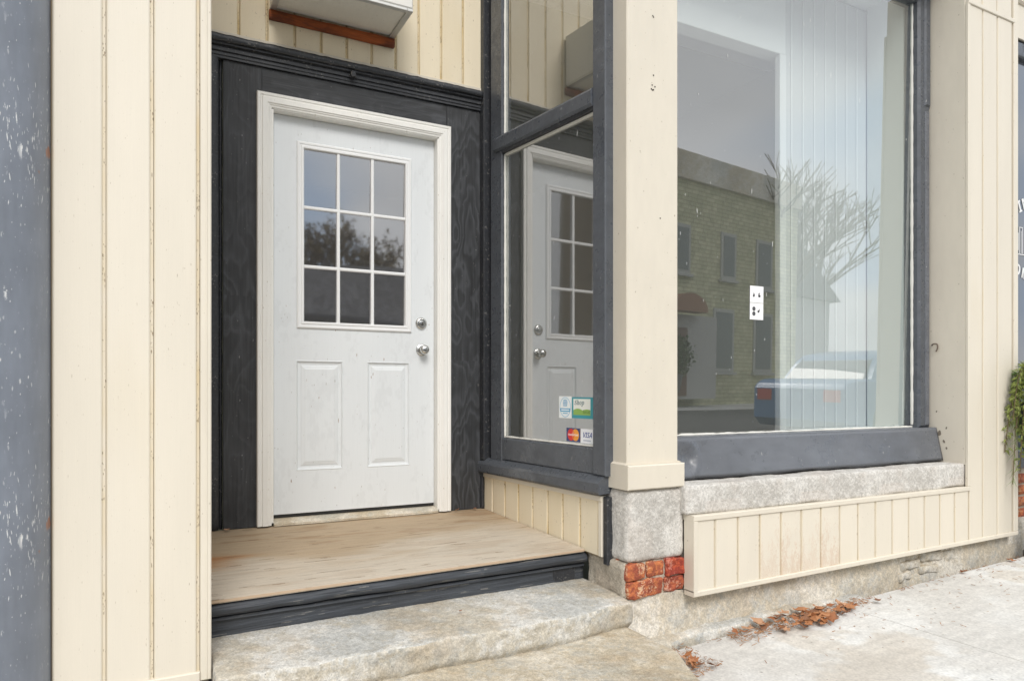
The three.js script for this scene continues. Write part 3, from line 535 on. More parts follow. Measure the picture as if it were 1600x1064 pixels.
// stickers on the side window
function sticker(name, s0, s1, y0, y1, draw, label, ratio = 256) {
  const c = document.createElement('canvas'), W = ratio, H = Math.round(ratio * (y1 - y0) / (s1 - s0)); c.width = W; c.height = H;
  const x = c.getContext('2d'); draw(x, W, H);
  const t = new THREE.CanvasTexture(c); t.colorSpace = THREE.SRGBColorSpace; t.magFilter = THREE.LinearFilter;
  const g = new THREE.BoxGeometry(s1 - s0, y1 - y0, 0.0006);
  const o = mesh(name, g, mat({ map: t, roughness: 0.5 })), sm_ = (s0 + s1) / 2;
  const dx = Math.cos(SIDE), dz = -Math.sin(SIDE), nx = Math.sin(SIDE), nz = Math.cos(SIDE), off = -0.0212;
  o.position.set(1.775 + dx * sm_ + nx * off, (y0 + y1) / 2, dz * sm_ + nz * off); o.rotation.y = SIDE;
  return tag(o, label, 'sticker', 'stickers on the side window');
}
sticker('window_sticker', 0.742, 0.848, 0.990, 1.098, (x, W, H) => {
  x.fillStyle = '#eef3f4'; x.fillRect(0, 0, W, H); x.strokeStyle = '#7fb9d6'; x.lineWidth = W * 0.03; x.beginPath(); x.ellipse(W / 2, H / 2, W * 0.42, H * 0.44, 0, 0, 7); x.stroke();
  x.fillStyle = '#5aa7d0'; x.fillRect(W * 0.1, H * 0.55, W * 0.8, H * 0.16); x.fillStyle = '#3f93c4'; for (let i = 0; i < 5; i++) x.fillRect(W * (0.34 + 0.02 * (i % 2)), H * (0.18 + i * 0.06), W * 0.3, H * 0.03);
  x.beginPath(); x.ellipse(W / 2, H * 0.30, W * 0.17, H * 0.15, 0, 0, 7); x.lineWidth = W * 0.02; x.stroke(); x.fillStyle = '#ffffff'; x.fillRect(W * 0.18, H * 0.6, W * 0.64, H * 0.05); x.fillStyle = '#6bb0d4'; x.fillRect(W * 0.3, H * 0.76, W * 0.4, H * 0.04);
}, 'white square window sticker with a pale blue round emblem');
sticker('window_sticker', 0.852, 1.040, 0.992, 1.094, (x, W, H) => {
  x.fillStyle = '#3b9aa6'; x.fillRect(0, 0, W, H); x.fillStyle = '#eceee6'; x.fillRect(W * 0.06, H * 0.08, W * 0.72, H * 0.76);
  x.fillStyle = '#8fb558'; x.beginPath(); x.moveTo(W * 0.06, H * 0.84); x.lineTo(W * 0.06, H * 0.62); x.quadraticCurveTo(W * 0.25, H * 0.46, W * 0.45, H * 0.62); x.quadraticCurveTo(W * 0.62, H * 0.52, W * 0.78, H * 0.60); x.lineTo(W * 0.78, H * 0.84); x.fill();
  x.fillStyle = '#4d6a72'; x.font = `italic bold ${Math.round(H * 0.30)}px serif`; x.fillText('Shop', W * 0.1, H * 0.36); x.fillStyle = '#5d7a3a'; x.font = `italic bold ${Math.round(H * 0.22)}px serif`; x.fillText('local', W * 0.46, H * 0.76);
}, 'teal framed shop sticker with a green hill on the side window');
sticker('window_sticker', 0.806, 0.918, 0.878, 0.944, (x, W, H) => {
  x.fillStyle = '#2f4274'; x.fillRect(0, 0, W, H); x.fillStyle = '#d8342c'; x.beginPath(); x.arc(W * 0.34, H * 0.5, H * 0.44, 0, 7); x.fill(); x.fillStyle = '#f2a13a'; x.beginPath(); x.arc(W * 0.66, H * 0.5, H * 0.44, 0, 7); x.fill();
  x.fillStyle = '#e8702e'; x.save(); x.beginPath(); x.arc(W * 0.34, H * 0.5, H * 0.44, 0, 7); x.clip(); x.beginPath(); x.arc(W * 0.66, H * 0.5, H * 0.44, 0, 7); x.fill(); x.restore();
  x.fillStyle = '#ffffff'; x.font = `bold ${Math.round(H * 0.22)}px sans-serif`; x.textAlign = 'center'; x.fillText('MasterCard', W * 0.5, H * 0.57, W * 0.86);
}, 'payment card sticker with overlapping red and orange circles');
sticker('window_sticker', 0.922, 1.026, 0.876, 0.944, (x, W, H) => {
  x.fillStyle = '#f0f2f6'; x.fillRect(0, 0, W, H); x.fillStyle = '#273f8c'; x.font = `italic bold ${Math.round(H * 0.5)}px sans-serif`; x.textAlign = 'center'; x.fillText('VISA', W * 0.5, H * 0.60, W * 0.86); x.fillStyle = '#8a94ae'; for (let i = 0; i < 7; i++) x.fillRect(W * (0.22 + i * 0.08), H * 0.76, W * 0.05, H * 0.1);
}, 'white payment card sticker with slanted blue letters');
sticker('window_sticker', 1.030, 1.054, 0.876, 0.975, (x, W, H) => { x.fillStyle = '#d9dcb4'; x.fillRect(0, 0, W, H); x.fillStyle = '#5b5f48'; x.fillRect(W * 0.3, H * 0.45, W * 0.14, H * 0.3); x.fillRect(W * 0.3, H * 0.7, W * 0.6, H * 0.06); }, 'narrow pale green sticker half hidden behind the dark window stile', 64);

// ================================================================ the cream post on stone and brick
{
  const p = group('square_post', [2.02, 0.69, 1.12]); tag(p, 'square cream clad post between the side window and shop window', 'post');
  const L = (g) => g.translate(-2.02, -0.69, -1.12);
  mesh('shaft', L(box(1.877, 2.165, 0.80, 3.6, 0.98, 1.25, 0.006)), M.cream, p);
  mesh('base_collar', L(box(1.862, 2.181, 0.690, 0.798, 0.965, 1.279, 0.005)), M.cream, p);
  mesh('collar_cap', L(prism([[1.862, 0.7985], [2.181, 0.7985], [2.1675, 0.806], [1.8745, 0.806]], 1.0, 1.253, 'z')), M.cream, p);
  const holes = [[1.0, 0.0], [1.03, -0.02], [1.33, 0.01], [1.335, 0.012]];
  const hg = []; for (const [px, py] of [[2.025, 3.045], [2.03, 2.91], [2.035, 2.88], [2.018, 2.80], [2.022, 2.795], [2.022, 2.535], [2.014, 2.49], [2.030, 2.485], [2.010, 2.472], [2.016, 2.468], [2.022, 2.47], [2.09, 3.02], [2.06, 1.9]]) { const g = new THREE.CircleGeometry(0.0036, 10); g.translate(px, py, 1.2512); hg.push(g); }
  mesh('nail_hole_shade', L(mergeGeometries(hg)), M.hole, p).userData.kind = 'stuff';  // flat discs on the post face; the dark inside each nail hole is painted
}
{
  const g = rough(1.872, 2.196, 0.366, 0.688, 0.95, 1.262, { cell: 0.011, r: 0.028, amp: 0.0035, f: 20, seed: 5 }); g.translate(-2.03, -0.366, -1.1);
  const o = mesh('stone_block', g, M.stone); o.position.set(2.03, 0.366, 1.1); tag(o, 'speckled grey stone block under the square cream post', 'stone block');
}
{
  const b = group('brick_pier', [2.03, 0.212, 1.1]); tag(b, 'two courses of chipped red brick under the stone block', 'brickwork');
  const L = (g) => g.translate(-2.03, -0.212, -1.1);
  mesh('mortar_bed', L(rough(1.86, 2.188, 0.205, 0.366, 0.96, 1.243, { cell: 0.014, r: 0.014, amp: 0.007, f: 18, seed: 6 })), M.mortar, b);
  const R = (x0, x1, y0, y1, z1, k, seed, r = 0.014) => mesh('brick', L(rough(x0, x1, y0, y1, 1.1, z1, { cell: 0.006, r, amp: 0.008, f: 24, seed })), M.bricks[k], b);
  R(1.872, 1.976, 0.291, 0.363, 1.260, 1, 11, 0.009); R(1.984, 2.082, 0.294, 0.361, 1.256, 3, 17, 0.012); R(2.090, 2.192, 0.290, 0.366, 1.266, 2, 23, 0.006);
  R(1.876, 2.072, 0.210, 0.285, 1.260, 1, 31, 0.008); R(2.080, 2.192, 0.216, 0.284, 1.256, 0, 37, 0.008);
}

// ================================================================ the shop window: sill stone, metal rail, frame, glass
{
  const g = rough(2.165, 4.335, 0.559, 0.696, 0.95, 1.302, { cell: 0.014, r: 0.012, amp: 0.004, f: 16, seed: 14, shape: (v) => { if (v.y < 0.58) v.y += 0.008 * noise3(v.x * 6, 2, 2); } }); g.translate(-3.25, -0.559, -1.12);
  const o = mesh('window_sill_stone', g, M.stone); o.position.set(3.25, 0.559, 1.12); tag(o, 'long weathered stone sill under the large shop window', 'sill');
}
{
  const w = group('shop_window', [3.2, 0.70, 1.05]); tag(w, 'large plate glass shop window in a blue grey frame', 'window');
  const L = (g) => g.translate(-3.2, -0.70, -1.05);
  { let g = new THREE.BoxGeometry(1, 1, 1, 120, 10, 2); g.deleteAttribute('uv'); g.deleteAttribute('normal'); g = mergeVertices(g, 1e-5);
    warp(g, (v) => { const t = v.y + 0.5, x = lerp(2.1, 4.294, v.x + 0.5), front = v.z > 0.4; const y = lerp(0.704, 0.902, t); let z = front ? lerp(1.183, 1.142, t) : (v.z < -0.4 ? 1.0 : 1.12);
      if (front) { z += 0.004 * noise3(x * 3, y * 6, 1) + 0.002 * noise3(x * 11, y * 9, 4); const q = Math.hypot((x - 2.30) / 0.07, (y - 0.80) / 0.07); z -= 0.02 * step(1, 0.2, q); z += 0.010 * step(0.8, 0.2, Math.abs(Math.hypot((x - 2.27) / 0.085, (y - 0.80) / 0.085) - 1) * 3); }
      if (t > 0.99 && !front && v.z > -0.4) z = 1.1; v.set(x, y + (t < 0.05 ? 0.004 * noise3(x * 8, 1, 1) : 0), z); });
    g.computeVertexNormals(); mesh('bottom_rail', L(finish(g, false)), M.sheetMetal, w); }
  mesh('right_stile', L(box(4.186, 4.296, 0.9, 3.62, 1.0, 1.103, 0.014)), M.darkPaint, w);
  mesh('stile_cap', L(box(4.228, 4.2965, 2.86, 3.62, 1.06, 1.112, 0.016)), M.darkPaint, w);
  mesh('stile_cover', L(box(4.228, 4.2965, 0.9, 2.855, 1.06, 1.108, 0.02)), M.sheetMetal, w);
  mesh('left_stile', L(box(2.1, 2.2, 0.9, 3.62, 1.0, 1.10, 0.01)), M.darkPaint, w);
  mesh('head_rail', L(box(2.2, 4.186, 3.50, 3.62, 1.0, 1.10, 0.01)), M.darkPaint, w);
  { const g = new THREE.PlaneGeometry(1.99, 2.62); g.rotateX(THREE.MathUtils.degToRad(0.7)); g.translate(3.193, 2.2, 1.046); mesh('pane', L(g), M.shopGlass, w); }
  mesh('putty_line', L(rough(2.2, 4.185, 0.900, 0.911, 1.045, 1.064, { cell: 0.011, r: 0.004, amp: 0.004, f: 24, seed: 3 })), M.caulk, w);
  mesh('putty_line', L(rough(4.177, 4.187, 0.917, 3.5, 1.05, 1.066, { cell: 0.012, r: 0.004, amp: 0.002, f: 20, seed: 9 })), M.caulk, w);
  const r = rng(19), fl = [];
  for (let i = 0; i < 130; i++) { const s = 0.0007 + r() * r() * 0.0013, g = new THREE.CircleGeometry(s, 7); g.scale(1, r() < 0.45 ? 4 + r() * 8 : 1 + r(), 1); g.rotateZ((r() - 0.5) * 0.25); const y = 0.95 + 2.4 * r(), x = 2.25 + (r() < 0.75 ? 1.25 * r() : 1.9 * r()); g.translate(x, y, 1.046 + (y - 2.2) * Math.sin(THREE.MathUtils.degToRad(0.7)) + 0.003); fl.push(g); }
  tag(mesh('paint_fleck', L(mergeGeometries(fl)), M.fleck, w), 'dried white splashes on the glass', null, null, 'stuff');
}
function notice(y, drawer, label) {
  const c = document.createElement('canvas'); c.width = 220; c.height = 200; const x = c.getContext('2d'); x.fillStyle = '#f2f2f2'; x.fillRect(0, 0, 220, 200); x.fillStyle = '#2a2a2e'; drawer(x);
  const t = new THREE.CanvasTexture(c); t.colorSpace = THREE.SRGBColorSpace; t.magFilter = THREE.LinearFilter;
  const o = mesh('paper_notice', new THREE.BoxGeometry(0.098, 0.088, 0.0008), mat({ map: t, roughness: 0.8 }));
  o.position.set(2.883, y, 1.046 + (y - 2.2) * 0.01222 + 0.0025); o.rotation.set(THREE.MathUtils.degToRad(0.7), 0, 0.0); tag(o, label, 'notice', 'paper notices on the shop window');
}
notice(1.636, (x) => { x.beginPath(); x.arc(62, 118, 15, 0, 7); x.fill(); x.fillRect(56, 84, 12, 36); x.fillRect(70, 96, 8, 18); x.fillRect(134, 86, 9, 44); x.fillRect(150, 80, 12, 20); x.beginPath(); x.arc(156, 118, 16, 0, 7); x.fill(); }, 'upper white paper notice with two small black symbols');
notice(1.546, (x) => { for (const y of [70, 128]) { x.beginPath(); x.arc(66, y, 26, 0, 7); x.fill(); } x.fillStyle = '#8f8f95'; for (const y of [66, 124]) x.fillRect(50, y, 32, 7); x.fillStyle = '#2a2a2e'; x.beginPath(); x.arc(140, 100, 15, 0, 7); x.fill(); x.fillRect(150, 70, 10, 30); }, 'lower white paper notice with two round black symbols');

// ================================================================ right: apron siding and pier, one L-shaped run
const lowEdge = (x) => 0.204 + 0.0128 * (x - 2.19);
{
  const a = group('siding_wall', [3.5, 0.2, 1.32]); tag(a, 'cream siding apron and pier wrapped around the shop window', 'siding');
  const X = (x) => x - 3.5, yb = (x) => lowEdge(x + 3.5) - 0.2;
  boards(a, [2.214, ...range(2.3285, 0.1425, 14), 4.322].map(X), (x) => yb(x) + 0.006, 0.335, M.siding, 0, 5);
  a.children.forEach((b, i) => { if (i > 2 && i < 7) { const p = b.geometry.attributes.position, uv = b.geometry.attributes.uv; for (let k = 0; k < p.count; k++) uv.setY(k, clamp((p.getY(k) - 0.02) / 0.32, 0.005, 0.995)); b.material = M.sidingSplash[i % 2]; } });
  boards(a, [4.322, 4.4612, 4.617, 4.782].map(X), (x) => yb(x) + 0.006, 3.206, M.siding, 0.002, 21);
  boards(a, [4.322, 4.4612, 4.617, 4.782].map(X), 3.232, 3.45, M.siding, 0.0, 24);
  mesh('pier_band', box(X(4.30), X(4.795), 3.206, 3.232, -0.02, 0.010, 0.003), M.cream, a);
  { const g = box(X(2.19), X(4.322), 0.336, 0.361, -0.07, 0.008, 0.003); mesh('top_trim', g, M.cream, a); }
  { const g = box(X(2.19), X(4.83), -0.008, 0.016, -0.06, 0.009, 0.003); warp(g, (v) => { v.y += yb(v.x); }); mesh('bottom_trim', finish(g), M.cream, a); }
  mesh('end_trim', (() => { const g = box(X(2.19), X(2.2135), 0.0165, 0.3355, -0.062, 0.008, 0.003); return g; })(), M.cream, a);
  mesh('corner_trim', box(X(4.297), X(4.3215), 0.362, 3.206, -0.012, 0.008, 0.003), M.cream, a);
  mesh('corner_trim', (() => { const g = box(X(4.7825), X(4.83), 0.054, 3.45, -0.12, 0.008, 0.004); return g; })(), M.cream, a);
  mesh('return_sheet', box(X(4.2975), X(4.318), 0.49, 3.45, -0.23, -0.0125, 0.002), M.cream, a);
  mesh('backing', plainBox(X(4.33), X(4.82), 0.1, 3.45, -0.3, -0.016), M.sheathing, a);
  mesh('backing', plainBox(X(2.23), X(4.33), 0.03, 0.33, -0.075, -0.016), M.sheathing, a);
  { const c = new THREE.CatmullRomCurve3([[0, 1.205, -0.21], [-0.012, 1.212, -0.19], [-0.014, 1.208, -0.168], [-0.014, 1.185, -0.166], [-0.012, 1.165, -0.176]].map((q) => new THREE.Vector3(X(4.2975) + q[0], q[1], q[2]))); mesh('rusty_hook', new THREE.TubeGeometry(c, 20, 0.004, 7), mat({ color: new THREE.Color(0.16, 0.12, 0.09), roughness: 0.8 }), a); }
  const hg = [[0.05, 0.67, 0.012], [0.09, 0.70, 0.006], [0.075, 0.62, 0.007], [0.09, 0.58, 0.005], [0.03, 0.80, 0.006]].map(([z, y, s], i) => { const g = new THREE.CircleGeometry(s, 9); warp(g, (v) => { const k = 1 + 0.5 * noise3(v.x * 200, v.y * 200, i); v.x *= k; v.y *= k * 1.3; }); g.rotateY(-Math.PI / 2); g.translate(X(4.2968), y, -0.21 + z); return g; });
  mesh('paint_chip', mergeGeometries(hg), mat({ color: new THREE.Color(0.2, 0.17, 0.13), roughness: 0.9 }), a).userData.kind = 'stuff';
}

// ================================================================ neighbour's shopfront at the right edge
{
  const n = group('neighbour_window', [5.9, 0.45, 1.2]); tag(n, 'dark neighbouring shop window with white lettering at the right edge', 'window');
  const L = (g) => g.translate(-5.9, -0.45, -1.2);
  mesh('frame', L(box(4.86, 4.96, 0.62, 3.40, 1.12, 1.225, 0.008)), M.darkPaint, n);
  mesh('frame', L(box(4.9605, 7.0, 3.30, 3.40, 1.12, 1.225, 0.008)), M.darkPaint, n);
  mesh('frame', L(box(4.9605, 7.0, 0.62, 0.74, 1.12, 1.225, 0.008)), M.darkPaint, n);
  { const g = new THREE.PlaneGeometry(2.06, 2.58); g.translate(5.98, 2.02, 1.19); mesh('pane', L(g), mat({ color: new THREE.Color(0.12, 0.13, 0.15), roughness: 0.02, ior: 1.9 }), n); }
  const font = await new FontLoader().loadAsync('fonts/droid/droid_sans_bold.typeface.json');
  const ink = mat({ color: new THREE.Color(0.8, 0.8, 0.8), roughness: 0.6 });
  const word = (t, size, x, y, turn, up) => { let cx = 0; for (const ch of t) { const g = new THREE.ExtrudeGeometry(font.generateShapes(ch, size), { depth: 0.0015, bevelEnabled: false, curveSegments: 5 }); g.computeBoundingBox(); const wd = g.boundingBox.max.x; g.rotateZ(turn); g.translate(x + cx, y + up * cx, 1.1925); mesh('letter', L(finish(g)), ink, n); cx += wd * 1.12 + size * 0.06; } };
  word('LIN', 0.078, 5.045, 2.27, 0.42, 0.4); word('OM', 0.07, 5.045, 1.90, -0.25, -0.3);
  for (const [x0, x1, y0, y1] of [[5.0, 5.045, 2.03, 2.20], [5.055, 5.10, 2.05, 2.16], [5.11, 5.15, 2.03, 2.20]]) for (const g of [box(x0, x0 + 0.005, y0, y1, 1.1925, 1.194, 0.0004), box(x1 - 0.005, x1, y0, y1, 1.1925, 1.194, 0.0004), box(x0, x1, y1, y1 + 0.005, 1.1925, 1.194, 0.0004), box((x0 + x1) / 2, (x0 + x1) / 2 + 0.004, y0, y1 - 0.02, 1.1925, 1.194, 0.0004)]) mesh('emblem_line', L(g), ink, n);
  mesh('emblem_line', L(box(4.99, 5.25, 2.022, 2.028, 1.1925, 1.194, 0.0004)), ink, n);
}
{
  const s = group('siding_wall', [5.8, 3.4, 1.24]); tag(s, 'cream siding above the neighbouring window at the right edge', 'siding');
  boards(s, range(-0.968, 0.142, 16), 0.005, 0.25, M.siding, 0, 31);
  const b = group('brick_wall', [5.9, 0.0, 1.2]); tag(b, 'low red brick wall under the neighbouring shop window', 'wall');
  mesh('mortar', plainBox(-1.06, 1.1, 0.1, 0.62, -0.2, 0.0), M.mortar, b);
  for (let j = 0; j < 6; j++) for (let i = 0; i < 10; i++) { const x = -1.055 + i * 0.215 + (j % 2 ? 0.105 : 0); mesh('brick', rough(x, x + 0.205, 0.14 + j * 0.076, 0.205 + j * 0.076, -0.08, 0.012, { cell: 0.05, r: 0.008, amp: 0.002, seed: i + j * 11 }), M.bricks[(i * 3 + j) % 4], b); }
}
{
  const p = group('evergreen_planter', [4.655, 0.12, 1.45]); tag(p, 'green cedar and pine boughs spilling from a planter at the right edge', 'plant');
  const r = rng(5), cedar = [], pine = [], stems = [];
  const add = (arr, pos, dir, len, wd) => { const g = new THREE.PlaneGeometry(wd, len, 1, 2); g.translate(0, len / 2, 0); warp(g, (v) => { v.x *= 1 - 0.8 * v.y / len; v.z += 0.15 * len * (v.y / len) ** 2; }); const q = new THREE.Quaternion().setFromUnitVectors(new THREE.Vector3(0, 1, 0), dir); g.rotateY(r() * 6); g.applyQuaternion(q); g.translate(pos.x, pos.y, pos.z); arr.push(g); };
  for (let b = 0; b < 26; b++) {
    const a0 = r() * 6.28, out = 0.10 + 0.16 * r(), start = new THREE.Vector3(0.20 + 0.1 * (r() - 0.5), 0.98 + 0.16 * r(), 0.0 + 0.08 * (r() - 0.5)), drop = 0.3 + 0.55 * r();
    const pts = []; for (let k = 0; k <= 8; k++) { const t = k / 8; pts.push(new THREE.Vector3(start.x + Math.cos(a0) * out * Math.sqrt(t) * 1.1, start.y + 0.12 * Math.sin(t * 2.6) - drop * t * t, start.z + Math.sin(a0) * out * Math.sqrt(t) * 0.8)); }
    const cv = new THREE.CatmullRomCurve3(pts); stems.push(new THREE.TubeGeometry(cv, 12, 0.003, 5));
    for (let k = 0; k < 60; k++) { const t = 0.1 + 0.9 * k / 60, pos = cv.getPoint(t), tan = cv.getTangent(t), side = new THREE.Vector3(r() - 0.5, r() - 0.5, r() - 0.5).cross(tan).normalize(); if (b % 4 === 0) { for (let q = 0; q < 3; q++) add(pine, pos, tan.clone().multiplyScalar(0.8).addScaledVector(new THREE.Vector3(r() - 0.5, r() - 0.5, r() - 0.5), 1.2).normalize(), 0.05 + 0.03 * r(), 0.0022); } else for (let q = 0; q < 4; q++) add(cedar, pos.clone().addScaledVector(side, q * 0.008), tan.clone().multiplyScalar(0.9).addScaledVector(side, 0.9 - q * 0.1).add(new THREE.Vector3((r() - 0.5) * 0.3, (r() - 0.5) * 0.3, (r() - 0.5) * 0.3)).normalize(), 0.020 + 0.016 * r(), 0.008); }
  }
  mesh('cedar_foliage', mergeGeometries(cedar), mat({ color: new THREE.Color(0.22, 0.26, 0.06), roughness: 0.7, side: THREE.DoubleSide }), p);
  mesh('pine_needles', mergeGeometries(pine), mat({ color: new THREE.Color(0.17, 0.28, 0.07), roughness: 0.6, side: THREE.DoubleSide }), p);
  mesh('stems', mergeGeometries(stems), mat({ color: new THREE.Color(0.15, 0.11, 0.06), roughness: 0.9 }), p);
  const urn = new THREE.LatheGeometry([[0, 0], [0.13, 0], [0.13, 0.03], [0.06, 0.08], [0.06, 0.4], [0.11, 0.55], [0.16, 0.85], [0.175, 0.95], [0.155, 0.95], [0.14, 0.88], [0, 0.88]].map((q) => new THREE.Vector2(...q)), 32); urn.translate(0.27, -0.02, 0.0);
  mesh('urn', urn, mat({ color: new THREE.Color(0.05, 0.05, 0.055), roughness: 0.5 }), p);
}

// ================================================================ inside the shop
{
  const r = new THREE.Group(); r.name = 'shop_interior'; scene.add(r); structure(r, 'dim room behind the shop windows');
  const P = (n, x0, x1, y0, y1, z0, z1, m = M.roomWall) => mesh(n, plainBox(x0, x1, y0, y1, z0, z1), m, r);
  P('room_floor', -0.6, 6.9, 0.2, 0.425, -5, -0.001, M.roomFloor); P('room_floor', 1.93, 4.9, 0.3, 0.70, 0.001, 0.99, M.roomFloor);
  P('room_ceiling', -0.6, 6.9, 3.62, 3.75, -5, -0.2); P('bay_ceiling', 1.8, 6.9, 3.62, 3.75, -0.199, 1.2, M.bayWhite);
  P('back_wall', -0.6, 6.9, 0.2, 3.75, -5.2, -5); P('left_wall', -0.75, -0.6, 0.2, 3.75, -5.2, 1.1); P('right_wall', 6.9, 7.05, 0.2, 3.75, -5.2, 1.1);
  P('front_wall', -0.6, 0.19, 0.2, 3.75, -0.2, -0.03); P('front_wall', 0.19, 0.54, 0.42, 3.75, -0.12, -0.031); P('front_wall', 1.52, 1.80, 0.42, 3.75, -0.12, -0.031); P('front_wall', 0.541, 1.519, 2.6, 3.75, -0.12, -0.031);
  P('room_partition', 4.34, 4.44, 0.42, 3.62, -5, 0.72);
  // white panelled back of the display bay
  const part = new THREE.Group(); part.name = 'display_back'; r.add(part);
  const ed = [3.426, ...range(3.488, 0.1005, 8)];
  const Wm = M.bayWhite;
  for (let i = 0; i + 1 < ed.length; i++) { mesh('panel_board', box(ed[i] + 0.0005, ed[i + 1] - 0.0005, 0.70, 3.6, 0.725, 0.744, 0.001), M.bayBoard, part); mesh('panel_bead', box(ed[i] - 0.006, ed[i] + 0.006, 0.70, 3.6, 0.7445, 0.752, 0.003), Wm, part); }
  mesh('panel_backing', plainBox(3.40, 4.30, 0.70, 3.62, 0.70, 0.7245), mat({ color: new THREE.Color(0.85, 0.86, 0.86), roughness: 0.6 }), part);
  mesh('opening_jamb', box(3.372, 3.4255, 0.70, 3.141, 0.728, 0.765, 0.003), Wm, part);
  mesh('opening_header', box(1.95, 3.4255, 3.142, 3.62, 0.66, 0.76, 0.003), Wm, part);
  P('bay_side_wall', 4.188, 4.292, 0.70, 3.62, 0.752, 1.0, M.bayWall);
  P('bay_shelf', 3.41, 4.187, 0.62, 0.895, 0.752, 1.0, Wm);
}
// ---------------------------------------------------------------- the storey above the frame
{
  const u = group('upper_facade', [2.5, 3.62, 1.2]); tag(u, 'cream siding upper storey above the shopfront', 'building');
  const L = (g) => g.translate(-2.5, -3.62, -1.2);
  mesh('fascia', L(box(1.8, 7.2, 3.625, 5.6, 0.95, 1.26, 0.01)), M.cream, u);
  mesh('soffit', L(box(-1.2, 1.799, 5.3, 5.59, -0.1, 1.26, 0.005)), M.cream, u); mesh('recess_wall', L(box(-0.6, 1.799, 3.97, 5.29, -0.1, 0.0, 0.005)), M.cream, u); mesh('recess_wall', L(box(-1.2, 0.19, 3.76, 5.29, 0.001, 1.25, 0.005)), M.cream, u);
  mesh('roof', L(box(-1.2, 7.2, 5.6, 5.75, -5.2, 1.4, 0.01)), M.sheathing, u);
  mesh('side_wall', L(box(-1.2, -1.0, 3.76, 5.6, -5.2, 0.95, 0.01)), M.sheathing, u); mesh('side_wall', L(box(7.0, 7.2, 3.76, 5.6, -5.2, 0.95, 0.01)), M.sheathing, u);
  mesh('rear_wall', L(box(-1.0, 7.0, 3.76, 5.6, -5.2, -5.0, 0.01)), M.sheathing, u);
  mesh('ceiling_joist', L(box(1.8, 7.0, 3.76, 3.9, -0.2, 0.949, 0.01)), M.sheathing, u);
}

